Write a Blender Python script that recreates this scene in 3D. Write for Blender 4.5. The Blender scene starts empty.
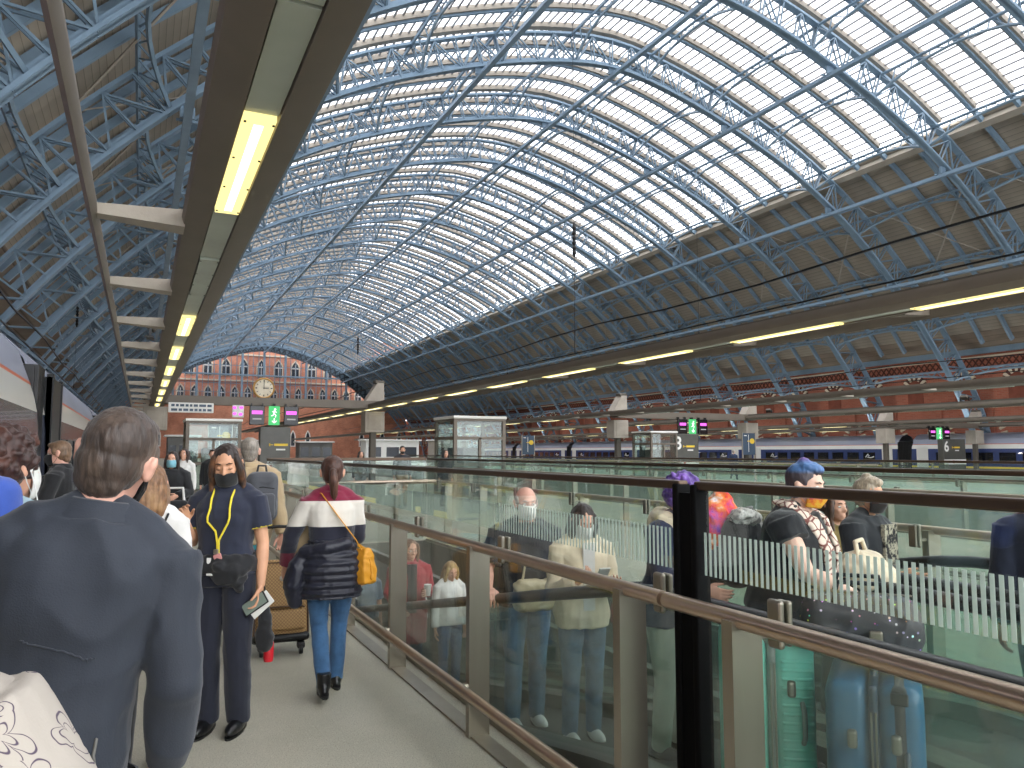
import bpy, math, random
import numpy as np
from mathutils import Vector, Matrix, noise, Euler
SC = bpy.context.scene
COL = SC.collection
# ------------------------------------------------------------------ camera, world, exposure
EYE = 1.6
cam_d = bpy.data.cameras.new('camera'); cam = bpy.data.objects.new('camera', cam_d); COL.objects.link(cam)
cam.location = (0, 0, EYE)
cam.rotation_euler = (math.radians(90 + 5.05), 0, math.radians(-25.7))
cam_d.sensor_width = 36.0; cam_d.lens = 36.0 * 769 / 1024
cam_d.clip_start = 0.05; cam_d.clip_end = 900
SC.camera = cam
vs = SC.view_settings
vs.view_transform = 'Standard'; vs.look = 'None'; vs.gamma = 1.0; vs.use_curve_mapping = False
vs.exposure = 1.12
try:
    SC.cycles.transparent_max_bounces = 40
    SC.cycles.max_bounces = 8
    SC.cycles.diffuse_bounces = 5
    SC.cycles.use_denoising = True
    SC.cycles.sample_clamp_indirect = 6.0
except Exception:
    pass
W = bpy.data.worlds.new('overcast_sky'); SC.world = W; W.use_nodes = True
def _world():
    nt = W.node_tree; nt.nodes.clear()
    out = nt.nodes.new('ShaderNodeOutputWorld'); bg = nt.nodes.new('ShaderNodeBackground')
    tc = nt.nodes.new('ShaderNodeTexCoord'); sx = nt.nodes.new('ShaderNodeSeparateXYZ')
    rp = nt.nodes.new('ShaderNodeValToRGB')
    rp.color_ramp.elements[0].position = 0.0; rp.color_ramp.elements[0].color = (.74, .77, .81, 1)
    rp.color_ramp.elements[1].position = 0.75; rp.color_ramp.elements[1].color = (1.0, .995, 1.0, 1)
    nt.links.new(tc.outputs['Generated'], sx.inputs[0]); nt.links.new(sx.outputs['Z'], rp.inputs[0])
    nt.links.new(rp.outputs[0], bg.inputs['Color']); bg.inputs['Strength'].default_value = 2.4
    nt.links.new(bg.outputs[0], out.inputs[0])
_world()
# ------------------------------------------------------------------ small helpers
def lin(c):
    if isinstance(c, str):
        c = c.lstrip('#'); c = tuple(int(c[i:i+2], 16) / 255 for i in (0, 2, 4))
    return tuple((x / 12.92 if x <= .04045 else ((x + .055) / 1.055) ** 2.4) for x in c) + (1.0,)
class NT:
    """tiny node tree writer"""
    def __init__(s, name):
        s.m = bpy.data.materials.new(name); s.m.use_nodes = True; s.t = s.m.node_tree; s.t.nodes.clear()
        s.out = s.n('ShaderNodeOutputMaterial')
    def n(s, typ, **kw):
        nd = s.t.nodes.new(typ)
        for k, v in kw.items():
            setattr(nd, k, v)
        return nd
    def l(s, a, b): s.t.links.new(a, b)
    def coord(s, kind='Object', scale=(1, 1, 1)):
        tc = s.n('ShaderNodeTexCoord'); mp = s.n('ShaderNodeMapping'); mp.inputs['Scale'].default_value = scale
        s.l(tc.outputs[kind], mp.inputs[0]); return mp.outputs[0]
    def noise(s, vec, scale, detail=3.0, rough=.55):
        nd = s.n('ShaderNodeTexNoise'); nd.inputs['Scale'].default_value = scale; nd.inputs['Detail'].default_value = detail
        nd.inputs['Roughness'].default_value = rough; s.l(vec, nd.inputs['Vector']); return nd.outputs[0]
    def ramp(s, fac, stops, const=False):
        r = s.n('ShaderNodeValToRGB'); cr = r.color_ramp
        if const: cr.interpolation = 'CONSTANT'
        while len(cr.elements) < len(stops): cr.elements.new(.5)
        for e, (p, c) in zip(cr.elements, stops):
            e.position = p; e.color = c
        s.l(fac, r.inputs[0]); return r.outputs[0]
    def math(s, op, a, b=None):
        nd = s.n('ShaderNodeMath', operation=op)
        for i, x in enumerate((a, b)):
            if x is None: continue
            if isinstance(x, (int, float)): nd.inputs[i].default_value = x
            else: s.l(x, nd.inputs[i])
        return nd.outputs[0]
    def mix(s, fac, a, b):
        nd = s.n('ShaderNodeMix', data_type='RGBA')
        for sock, x in ((nd.inputs[0], fac), (nd.inputs[6], a), (nd.inputs[7], b)):
            if isinstance(x, (int, float)): sock.default_value = x
            elif isinstance(x, tuple): sock.default_value = x
            else: s.l(x, sock)
        return nd.outputs[2]
    def bsdf(s, color, rough=.6, metal=0., bump=None, bump_d=.01, bump_s=.5, sheen=0., coat=0., spec=None):
        b = s.n('ShaderNodeBsdfPrincipled')
        if isinstance(color, tuple): b.inputs['Base Color'].default_value = color
        else: s.l(color, b.inputs['Base Color'])
        if isinstance(rough, (int, float)): b.inputs['Roughness'].default_value = rough
        else: s.l(rough, b.inputs['Roughness'])
        b.inputs['Metallic'].default_value = metal
        if sheen: b.inputs['Sheen Weight'].default_value = sheen
        if coat: b.inputs['Coat Weight'].default_value = coat
        if spec is not None: b.inputs['Specular IOR Level'].default_value = spec
        if bump is not None:
            bn = s.n('ShaderNodeBump'); bn.inputs['Distance'].default_value = bump_d; bn.inputs['Strength'].default_value = bump_s
            s.l(bump, bn.inputs['Height']); s.l(bn.outputs[0], b.inputs['Normal'])
        s.l(b.outputs[0], s.out.inputs[0]); return b
_MATS = {}
def paint(name, c, rough=.55, metal=0., var=.12, scale=3., bump=0., bscale=40., sheen=0., coat=0., stretch=(1, 1, 1), spec=None):
    """plain material with a little noise variation in tone"""
    if name in _MATS: return _MATS[name]
    t = NT(name); c = lin(c); v = t.coord('Object', stretch)
    n = t.noise(v, scale, 4.)
    lo = tuple(x * (1 - var) for x in c[:3]) + (1,); hi = tuple(min(1, x * (1 + var)) for x in c[:3]) + (1,)
    col = t.ramp(n, [(.3, lo), (.7, hi)])
    bp = t.noise(v, bscale, 3.) if bump else None
    t.bsdf(col, rough, metal, bp, bump if bump else .01, .6, sheen, coat, spec)
    _MATS[name] = t.m; return t.m
class MB:
    """mesh builder: shapes are collected, then linked as ONE mesh object"""
    def __init__(s): s.v = []; s.f = []
    def add(s, vs, fs):
        o = len(s.v); s.v.extend([tuple(p) for p in vs]); s.f.extend([tuple(i + o for i in f) for f in fs]); return s
    def box(s, c, size, rot=None):
        x, y, z = (k / 2 for k in size); c = Vector(c)
        ps = [Vector(p) for p in ((-x, -y, -z), (x, -y, -z), (x, y, -z), (-x, y, -z), (-x, -y, z), (x, -y, z), (x, y, z), (-x, y, z))]
        if rot is not None: ps = [rot @ p for p in ps]
        return s.add([p + c for p in ps], [(0, 3, 2, 1), (4, 5, 6, 7), (0, 1, 5, 4), (1, 2, 6, 5), (2, 3, 7, 6), (3, 0, 4, 7)])
    def bx(s, x0, x1, y0, y1, z0, z1):
        return s.box(((x0 + x1) / 2, (y0 + y1) / 2, (z0 + z1) / 2), (abs(x1 - x0), abs(y1 - y0), abs(z1 - z0)))
    def rbox(s, c, size, r=.02, rot=None, n=3):
        """box with rounded vertical edges and softened rims"""
        x, y, z = (k / 2 for k in size); r = min(r, x * .98, y * .98, z * .98); rings = []
        def ring(ins, zz):
            pts = []
            for cx, cy, a0 in ((x - r, y - r, 0), (-x + r, y - r, 90), (-x + r, -y + r, 180), (x - r, -y + r, 270)):
                for k in range(n + 1):
                    a = math.radians(a0 + 90 * k / n); q = r - ins
                    pts.append(Vector((cx + q * math.cos(a), cy + q * math.sin(a), zz)))
            return pts
        for k in range(n + 1):
            a = math.pi / 2 * k / n; rings.append(ring(r * (1 - math.sin(a)), -z + r * (1 - math.cos(a))))
        for k in range(n + 1):
            a = math.pi / 2 * (1 - k / n); rings.append(ring(r * (1 - math.sin(a)), z - r * (1 - math.cos(a))))
        c = Vector(c)
        rings = [[(rot @ p if rot is not None else p) + c for p in rg] for rg in rings]
        return s.loft(rings)
    def bar(s, a, b, w, h=None, up=(0, 0, 1)):
        a = Vector(a); b = Vector(b); h = w if h is None else h; d = (b - a)
        if d.length < 1e-6: return s
        d.normalize(); u = Vector(up)
        if abs(d.dot(u)) > .99: u = Vector((1, 0, 0))
        sx = d.cross(u).normalized() * (w / 2); sz = sx.cross(d).normalized() * (h / 2)
        vs_ = [a - sx - sz, a + sx - sz, a + sx + sz, a - sx + sz, b - sx - sz, b + sx - sz, b + sx + sz, b - sx + sz]
        return s.add(vs_, [(0, 1, 2, 3), (7, 6, 5, 4), (4, 5, 1, 0), (5, 6, 2, 1), (6, 7, 3, 2), (7, 4, 0, 3)])
    def loft(s, rings, cap=True):
        n = len(rings[0]); o = len(s.v)
        for r in rings: s.v.extend([tuple(p) for p in r])
        for k in range(len(rings) - 1):
            for i in range(n):
                j = (i + 1) % n
                s.f.append((o + k * n + i, o + k * n + j, o + (k + 1) * n + j, o + (k + 1) * n + i))
        if cap:
            s.f.append(tuple(o + i for i in range(n - 1, -1, -1)))
            m = o + (len(rings) - 1) * n
            s.f.append(tuple(m + i for i in range(n)))
        return s
    def tube(s, pts, r, n=8, rnd=True, flat=(1, 1), up=(0, 0, 1)):
        """tapered tube through points; rnd rounds the ends; flat squashes the section"""
        P = [Vector(p) for p in pts]
        R = list(r) if isinstance(r, (list, tuple)) else [r] * len(P)
        T = []
        for i in range(len(P)):
            t = (P[min(i + 1, len(P) - 1)] - P[max(i - 1, 0)]); T.append(t.normalized() if t.length > 1e-9 else Vector((0, 0, 1)))
        u = Vector(up)
        if abs(T[0].dot(u)) > .95: u = Vector((0, 1, 0)) if abs(T[0].y) < .9 else Vector((1, 0, 0))
        sx = T[0].cross(u).normalized(); rings = []
        def ring(c, r_, a, b):
            return [c + a * (r_ * flat[0] * math.cos(2 * math.pi * k / n)) + b * (r_ * flat[1] * math.sin(2 * math.pi * k / n)) for k in range(n)]
        for i, (p, t) in enumerate(zip(P, T)):
            sx = (sx - t * sx.dot(t))
            sx = sx.normalized() if sx.length > 1e-6 else t.orthogonal().normalized()
            sy = t.cross(sx)
            if i == 0 and rnd:
                for a in (75, 45, 20): rings.append(ring(p - t * (R[0] * math.sin(math.radians(a))), R[0] * math.cos(math.radians(a)), sx, sy))
            rings.append(ring(p, R[i], sx, sy))
            if i == len(P) - 1 and rnd:
                for a in (20, 45, 75): rings.append(ring(p + t * (R[-1] * math.sin(math.radians(a))), R[-1] * math.cos(math.radians(a)), sx, sy))
        return s.loft(rings)
    def ell(s, c, r, rot=None, nu=14, nv=9, fn=None):
        c = Vector(c); r = (r, r, r) if isinstance(r, (int, float)) else r; rings = []
        for j in range(1, nv):
            th = math.pi * j / nv; ring = []
            for i in range(nu):
                ph = 2 * math.pi * i / nu
                p = Vector((r[0] * math.sin(th) * math.cos(ph), r[1] * math.sin(th) * math.sin(ph), -r[2] * math.cos(th)))
                if rot is not None: p = rot @ p
                p = p + c
                ring.append(fn(p) if fn else p)
            rings.append(ring)
        return s.loft(rings)
    def lathe(s, prof, n=24, c=(0, 0, 0), rot=None):
        c = Vector(c); rings = []
        for r, z in prof:
            rg = [Vector((r * math.cos(2 * math.pi * k / n), r * math.sin(2 * math.pi * k / n), z)) for k in range(n)]
            rings.append([(rot @ p if rot is not None else p) + c for p in rg])
        return s.loft(rings)
    def extrude(s, poly, a, b, fn):
        """poly: 2-D outline; fn(u, v, t) -> point; from t=a to t=b"""
        return s.loft([[fn(u, v, a) for u, v in poly], [fn(u, v, b) for u, v in poly]])
    def xf(s, M):
        s.v = [tuple(M @ Vector(p)) for p in s.v]; return s
    def mesh(s, name):
        me = bpy.data.meshes.new(name); me.from_pydata(s.v, [], s.f); me.validate(); me.update(); return me
    def build(s, name, m, parent=None, smooth=False, label=None, auto=None):
        me = s.mesh(name)
        return link(name, me, m, parent, smooth, label, auto)
def link(name, me, m, parent=None, smooth=False, label=None, auto=None):
    if m is not None and len(me.materials) == 0: me.materials.append(m)
    if smooth or auto:
        me.polygons.foreach_set('use_smooth', [True] * len(me.polygons))
        if auto: me.set_sharp_from_angle(angle=math.radians(auto))
    o = bpy.data.objects.new(name, me); COL.objects.link(o)
    if parent is not None: o.parent = parent
    if label: o['label'] = label
    return o
def thing(name, label, cat, loc=(0, 0, 0), rz=0., group=None):
    o = bpy.data.objects.new(name, None); COL.objects.link(o); o.location = loc; o.rotation_euler = (0, 0, rz)
    o.empty_display_size = .2
    return tag(o, label, cat, group)
def tag(o, label, cat, group=None):
    o['label'] = label; o['category'] = cat
    if group: o['group'] = group
    return o
def struct(o, label=None, cat=None):
    o['kind'] = 'structure'
    if label: o['label'] = label
    if cat: o['category'] = cat
    return o
def kids(o): return [c for c in COL.objects if c.parent == o]
def dup(root, loc=None, rz=None, label=None):
    """a copy of a thing with copies of its parts and sub-parts (mesh data shared)"""
    r = root.copy(); COL.objects.link(r)
    if loc is not None: r.location = loc
    if rz is not None: r.rotation_euler = (0, 0, rz)
    if label: r['label'] = label
    for ch in list(root.children):
        c = ch.copy(); COL.objects.link(c); c.parent = r
        for g in list(ch.children):
            d = g.copy(); COL.objects.link(d); d.parent = c
    return r
ORD = ['first', 'second', 'third', 'fourth', 'fifth', 'sixth', 'seventh', 'eighth', 'ninth', 'tenth', 'eleventh', 'twelfth', 'thirteenth',
       'fourteenth', 'fifteenth', 'sixteenth', 'seventeenth', 'eighteenth', 'nineteenth', 'twentieth', 'twenty-first', 'twenty-second']
def R(d): return math.radians(d)
def glassy(name, tint, refl=1.0, rough=0.0, extra=0.0, milk=(.8, .9, .87, 1), f0=.04):
    """pane of tinted glass: transparent with a schlick reflection; extra adds milky scatter"""
    t = NT(name)
    lw = t.n('ShaderNodeLayerWeight'); lw.inputs['Blend'].default_value = .5
    f5 = t.math('POWER', lw.outputs['Facing'], 5.0)
    fr = t.math('MULTIPLY', t.math('ADD', t.math('MULTIPLY', f5, .9), f0), refl)
    tr = t.n('ShaderNodeBsdfTransparent'); tr.inputs[0].default_value = tint
    gl = t.n('ShaderNodeBsdfGlossy'); gl.inputs['Roughness'].default_value = rough; gl.inputs[0].default_value = (1, 1, 1, 1)
    base = tr.outputs[0]
    if extra:
        df = t.n('ShaderNodeBsdfDiffuse'); df.inputs[0].default_value = milk
        tl = t.n('ShaderNodeBsdfTranslucent'); tl.inputs[0].default_value = milk
        m2 = t.n('ShaderNodeMixShader'); m2.inputs[0].default_value = .5; t.l(df.outputs[0], m2.inputs[1]); t.l(tl.outputs[0], m2.inputs[2])
        m1 = t.n('ShaderNodeMixShader'); m1.inputs[0].default_value = extra; t.l(base, m1.inputs[1]); t.l(m2.outputs[0], m1.inputs[2])
        base = m1.outputs[0]
    mx = t.n('ShaderNodeMixShader'); t.l(fr, mx.inputs[0]); t.l(base, mx.inputs[1]); t.l(gl.outputs[0], mx.inputs[2])
    t.l(mx.outputs[0], t.out.inputs[0]); return t.m
def emit(name, c, s):
    t = NT(name); e = t.n('ShaderNodeEmission'); e.inputs[0].default_value = lin(c); e.inputs[1].default_value = s
    t.l(e.outputs[0], t.out.inputs[0]); return t.m
# ------------------------------------------------------------------ materials of the place
M_BLUE = paint('roof_blue_paint', '#7c93a6', .5, 0, .10, .8)
M_BLUE2 = paint('roof_blue_purlin_paint', '#758b9c', .5, 0, .10, .8)
M_STEEL = paint('brushed_steel', '#989084', .33, .85, .10, 6., .0, 40., stretch=(1, 1, .1))
M_RAIL = paint('satin_steel_rail', '#c0aa98', .28, .9, .06, 8.)
M_DARKRAIL = paint('bronze_rail', '#5a4a3e', .35, .7, .08, 8.)
M_BLACK = paint('black_metal', '#17181a', .4, .3, .1, 5.)
M_MATTE = paint('matte_black', '#0c0c0d', .75, 0, .1, 5., spec=.12)
M_RUBBER = paint('black_rubber', '#121213', .38, 0, .1, 5.)
M_GANTRY = paint('gantry_grey_brown', '#71685d', .55, .15, .08, 1.5)
M_GANTRY2 = paint('gantry_dark', '#5c564d', .6, .1, .08, 1.5)
M_CONC = paint('pale_concrete', '#a9a093', .8, 0, .10, 2., .004, 30.)
M_GREY = paint('grey_panel', '#6d6c68', .5, .1, .08, 2.)
M_WHITE = paint('white_paint', '#e8e6e0', .5, 0, .04, 2.)
M_LAMP = emit('lamp_warm', '#ffeb98', .72)
M_LAMPC = emit('lamp_core', '#fff6c8', 1.3)
M_GLASS = glassy('green_tint_glass', (.955, .98, .967, 1), 1.0)
M_GLASSD = glassy('deep_green_glass', (.90, .948, .925, 1), 1.0, extra=.022)
M_ROOFGLASS = glassy('roof_glass', (.93, .93, .95, 1), .6)
M_FROST = glassy('frosted_stripe', (.35, .4, .38, 1), .6, extra=.78, milk=(.85, .93, .88, 1))
M_HAZE = glassy('frosted_band', (.86, .92, .89, 1), .8, extra=.16, milk=(.85, .93, .88, 1))
def _floor_mat():
    t = NT('terrazzo_floor'); v = t.coord('Object')
    a = t.noise(v, 150., 2.); b = t.noise(v, 1.4, 5.); c2 = t.noise(v, 90., 2.)
    base = t.ramp(b, [(.3, lin('#aaa696')), (.7, lin('#bab5a6'))])
    col = t.mix(t.ramp(a, [(.36, (1, 1, 1, 1)), (.44, (0, 0, 0, 1))]), base, lin('#837f74'))
    col = t.mix(t.ramp(c2, [(.62, (0, 0, 0, 1)), (.70, (1, 1, 1, 1))]), col, lin('#cbc7b9'))
    t.bsdf(col, .5, 0, t.noise(v, 200., 2.), .0006, .3, spec=.3); return t.m
M_FLOOR = _floor_mat()
def _brick(name, c1, c2, mort, sc=1.0):
    t = NT(name); tc = t.n('ShaderNodeTexCoord'); sp = t.n('ShaderNodeSeparateXYZ'); cb = t.n('ShaderNodeCombineXYZ')
    t.l(tc.outputs['Object'], sp.inputs[0]); sm = t.math('ADD', sp.outputs['X'], sp.outputs['Y']); t.l(sm, cb.inputs[0]); t.l(sp.outputs['Z'], cb.inputs[1])
    br = t.n('ShaderNodeTexBrick'); t.l(cb.outputs[0], br.inputs['Vector']); br.inputs['Scale'].default_value = sc
    br.inputs['Color1'].default_value = lin(c1); br.inputs['Color2'].default_value = lin(c2); br.inputs['Mortar'].default_value = lin(mort)
    br.inputs['Brick Width'].default_value = .5; br.inputs['Row Height'].default_value = .16; br.inputs['Mortar Size'].default_value = .012
    n = t.noise(t.coord('Object'), .5, 5.)
    col = t.mix(t.ramp(n, [(.35, (0, 0, 0, 1)), (.75, (.55, .55, .55, 1))]), br.outputs['Color'], lin('#8a5440'))
    t.bsdf(col, .85); return t.m
M_BRICK = _brick('red_brick', '#a9624b', '#97523e', '#94786a')
M_BRICK2 = _brick('hotel_brick', '#d68f70', '#c57d60', '#c9a894')
def _boards():
    t = NT('roof_boards'); v = t.coord('Object')
    sp = t.n('ShaderNodeSeparateXYZ'); t.l(v, sp.inputs[0])
    # boards run along the hall: lines follow the height of the curved skin
    w = t.math('FRACT', t.math('MULTIPLY', sp.outputs['Z'], 4.0))
    ln = t.ramp(w, [(.0, (.35, .35, .35, 1)), (.12, (1, 1, 1, 1)), (.9, (.92, .92, .92, 1))])
    n = t.noise(v, .35, 5.)
    base = t.ramp(n, [(.3, lin('#8f867a')), (.7, lin('#a69b8b'))])
    mx = t.n('ShaderNodeMix', data_type='RGBA', blend_type='MULTIPLY'); mx.inputs[0].default_value = 1.
    t.l(base, mx.inputs[6]); t.l(ln, mx.inputs[7])
    t.bsdf(mx.outputs[2], .8); return t.m
M_BOARD = _boards()
M_TAN = paint('tan_gutter', '#9d9589', .8, 0, .12, .6)
M_CREAM = paint('cream_stone', '#cbbfa8', .85, 0, .1, 2.)
M_DKWIN = paint('dark_window', '#3b3f46', .15, 0, .2, .5)
# ================================================================== THE SHED: floor, walls, roof
XC = 29.3                        # axis of the hall
RIB0, RIBS = 44.5, 10.1          # rib rhythm along the hall
END = RIB0 + RIBS * 17           # clock gable
YB = RIB0 - RIBS * 6             # where the modelled shed starts, behind the viewer
XL, XR = XC - 41.0, XC + 41.0
# ---- arch profile (u from the axis, z above the platform), right half
_ctl = [(-6, 27.95), (0, 28.9), (6, 27.95), (12, 26.05), (18, 23.5), (24, 19.8), (29.3, 15.2), (34, 10.0), (37.6, 4.6), (39.0, 0.0), (39.8, -4)]
def _catmull(P, n=8):
    out = []
    for i in range(1, len(P) - 2):
        p0, p1, p2, p3 = (Vector((*p, 0)) for p in P[i - 1:i + 3])
        for k in range(n):
            t = k / n
            out.append(.5 * ((2 * p1) + (p2 - p0) * t + (2 * p0 - 5 * p1 + 4 * p2 - p3) * t * t + (3 * p1 - p0 - 3 * p2 + p3) * t ** 3))
    out.append(Vector((*P[-2], 0))); return [(p.x, p.y) for p in out]
_half = _catmull(_ctl)
def _resample(P, step):
    P = [Vector(p) for p in P]; acc = [0]
    for a, b in zip(P, P[1:]): acc.append(acc[-1] + (b - a).length)
    n = max(2, round(acc[-1] / step)); out = []
    for k in range(n + 1):
        s = acc[-1] * k / n; i = 0
        while i < len(P) - 2 and acc[i + 1] < s: i += 1
        t = (s - acc[i]) / max(1e-9, acc[i + 1] - acc[i]); out.append(P[i].lerp(P[i + 1], t))
    return out
HALF = _resample(_half, 1.45)
def _off(P, d, ulim=40.3):
    out = []
    for i, p in enumerate(P):
        t = (P[min(i + 1, len(P) - 1)] - P[max(i - 1, 0)]).normalized()
        if i == 0: t = Vector((1, 0))
        q = p + Vector((-t.y, t.x)) * d
        if q.x > ulim: q = Vector((ulim, p.y + .4 * (q.y - p.y)))
        if q.x < 0: q.x = 0
        out.append(q)
    return out
OUT = _off(HALF, 2.0)
SKIN = _off(HALF, 2.75, 40.95)
def at_u(P, u):
    for a, b in zip(P, P[1:]):
        if a.x <= u <= b.x and b.x > a.x:
            t = (u - a.x) / (b.x - a.x); return a.lerp(b, t)
    return P[-1]
def both(P): return [Vector((-p.x, p.y)) for p in reversed(P[1:])] + list(P)
INF, OUTF, SKF = both(HALF), both(OUT), both(SKIN)
# ---- floors
VOID = (1.95, 4.75, -3.0, 13.6)  # opening over the moving ramps
m = MB()
for x0, x1, y0, y1 in ((-1.42, VOID[0], YB, 200), (VOID[1], 14.3, YB, 200), (VOID[0], VOID[1], YB, VOID[2]), (VOID[0], VOID[1], VOID[3], 200)):
    m.bx(x0, x1, y0, y1, -.35, 0)
fl = struct(m.build('floor', M_FLOOR), 'speckled grey terrazzo platform floor', 'floor')
m = MB()
for x0, x1 in ((25.2, 39.2), (50.6, 63.8)): m.bx(x0, x1, YB, 200, -1.6, 0)
struct(m.build('floor', paint('pale_platform', '#a3a89e', .8, 0, .08, .6, spec=.2)), 'pale floors of the two further platforms', 'floor')
m = MB(); m.bx(XL, XR, 200, END + 8, -.4, -.01)
struct(m.build('floor', M_FLOOR), 'concourse floor under the clock end', 'floor')
m = MB(); m.bx(XL, XR, YB, 200, -7.3, -7.0)
struct(m.build('floor', paint('lower_floor', '#8c8a82', .5, 0, .1, .5)), 'lower concourse floor under the platforms', 'floor')
M_BED = paint('track_bed', '#4d4945', .9, 0, .25, 1.2, .02, 8.)
for x0, x1 in ((XL, -1.42), (14.3, 25.2), (39.2, 50.6), (63.8, XR)):
    m = MB(); m.bx(x0, x1, YB, 200, -1.5, -1.15)
    for rail in np.arange(x0 + 1.3, x1 - 1.2, 1.44 if x1 - x0 < 7 else 3.4): m.bx(rail - .04, rail + .04, YB, 200, -1.15, -1.0)
    struct(m.build('track_bed', M_BED))
# platform edges: pale coping with a yellow line
M_YEL = paint('yellow_line', '#e3c62c', .6, 0, .06, 2.)
m = MB(); m.bx(-1.44, -1.40, YB, 200, -1.6, .002); m.bx(14.28, 14.34, YB, 200, -1.6, .002); m.bx(-1.41, -1.12, YB, 200, 0, .004); struct(m.build('trim_1', M_CREAM))
m = MB(); m.bx(-1.05, -.98, YB, 200, 0, .005); struct(m.build('trim_2', M_YEL))
# ---- walls
def arch_pts(cy, cz, r0, r1, k0, k1, n, x0, x1):
    pass
wall = MB(); wall.bx(XR, XR + .8, YB, END + 6, -1.5, 10.7)
WR = struct(wall.build('wall_right', M_BRICK), 'red brick side wall with arches beyond the far train', 'wall')
def voussoirs(r0, r1, n, odd):
    mb = MB()
    for k in range(n):
        if k % 2 != odd: continue
        a0, a1 = math.pi * k / n, math.pi * (k + 1) / n
        pl = [(r0 * math.cos(a0), r0 * math.sin(a0)), (r1 * math.cos(a0), r1 * math.sin(a0)), (r1 * math.cos(a1), r1 * math.sin(a1)), (r0 * math.cos(a1), r0 * math.sin(a1))]
        mb.extrude(pl, 0, .16, lambda u, v, t: (-t, u, v))
    return mb
M_DKBRICK = paint('dark_voussoir', '#5b3529', .85, 0, .15, 3.)
v1 = voussoirs(.85, 1.4, 13, 0).mesh('arch_ring'); v1.materials.append(M_CREAM)
v2 = voussoirs(.85, 1.36, 13, 1).mesh('arch_ring_dark'); v2.materials.append(M_DKBRICK)
bl = MB(); bl.extrude([(.85 * math.cos(math.pi * k / 12), .85 * math.sin(math.pi * k / 12)) for k in range(13)] + [(-.85, -1.9), (.85, -1.9)], 0, .06, lambda u, v, t: (-t, u, v))
bm_ = bl.mesh('arch_recess'); bm_.materials.append(paint('arch_recess_brick', '#7b4434', .9, 0, .15, 2.))
y = RIB0 - RIBS * 2 + RIBS * .25
while y < END - 2:
    for nm, me in (('blind_arch', v1), ('arch_surround', v2), ('arch_recess', bm_)):
        o = bpy.data.objects.new(nm, me); COL.objects.link(o); o.parent = WR; o.location = (XR, y, 7.9)
    o = bpy.data.objects.new('blind_arch', v1); COL.objects.link(o); o.parent = WR; o.location = (XR, y + 2.5, 3.2)
    y += RIBS / 2
m = MB()
for z0, z1, d in ((5.65, 5.95, .22), (6.05, 6.12, .1), (9.3, 9.42, .12), (10.35, 10.5, .12)): m.bx(XR - d, XR + .02, YB, END, z0, z1)
m.build('string_course', M_CREAM, WR)
m = MB()
for k in range(int((END - 20) / .62)):
    yy = 20 + k * .62
    m.bar((XR - .04, yy, 9.5), (XR - .04, yy + .62, 10.3), .1, .08, (1, 0, 0)); m.bar((XR - .04, yy + .62, 9.5), (XR - .04, yy, 10.3), .1, .08, (1, 0, 0))
m.build('diaper_frieze', M_DKBRICK, WR)
m = MB()
yy = RIB0 - RIBS * 2 + RIBS * .5
while yy < END: m.bx(XR - .22, XR, yy - .28, yy + .28, -1.4, 5.65); yy += RIBS / 2
m.build('pilaster', M_BRICK, WR)
wall = MB(); wall.bx(XL - .8, XL, YB, END + 6, -1.5, 10.7)
WL = struct(wall.build('wall_left', M_BRICK), 'red brick wall behind the near train', 'wall')
y = RIB0 + RIBS * .25
while y < END - 60:
    for nm, me in (('blind_arch', v1), ('arch_recess', bm_)):
        o = bpy.data.objects.new(nm, me); COL.objects.link(o); o.parent = WL; o.location = (XL, y, 7.9); o.rotation_euler = (0, 0, math.pi)
    y += RIBS / 2
for nm, x in (('trim_3', XR - .15), ('trim_4', XL + .15)):
    m = MB(); m.bx(x - .22, x + .22, YB, END, 10.7, 11.15); m.bx(x - .3, x + .3, YB, END, 11.15, 11.25); struct(m.build(nm, M_BLUE), 'blue steel beam along the wall head')
# ---- the hotel front behind the clock screen
HY = END + 5
wall = MB(); wall.bx(XL, XR, HY, HY + .8, -1, 34)
WF = struct(wall.build('wall_far', M_BRICK2), 'red brick hotel front behind the clock screen', 'wall')
m = MB(); m2 = MB(); m3 = MB()
def gothic(mb, x, z, w, h, yf, d):
    pl = [(-w / 2, 0), (w / 2, 0), (w / 2, h * .62), (w * .36, h * .8), (0, h), (-w * .36, h * .8), (-w / 2, h * .62)]
    mb.extrude(pl, yf, yf - d, lambda u, v, t: (x + u, t, z + v))
for row, (z, h, w, st) in enumerate(((1.8, 4.6, 1.9, 5.05), (15.2, 4.2, 1.5, 3.4), (22.3, 4.6, 1.9, 4.6))):
    n = int(34 / st)
    for k in range(-n, n + 1):
        x = XC + k * st
        gothic(m2, x, z - .15, w + .7, h + .55, HY, .12); gothic(m, x, z, w, h, HY, .2)
        m3.bx(x - .07, x + .07, HY - .26, HY - .1, z, z + h * .8); m3.bx(x - w / 2, x + w / 2, HY - .26, HY - .1, z + h * .55, z + h * .6)
m.build('window', M_DKWIN, WF); m2.build('window_surround', M_CREAM, WF); m3.build('window_tracery', M_WHITE, WF)
m = MB()
for z in (1.0, 7.6, 14.2, 20.8, 28): m.bx(XL, XR, HY - .3, HY, z, z + .4)
m.build('string_course', M_CREAM, WF)
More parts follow.
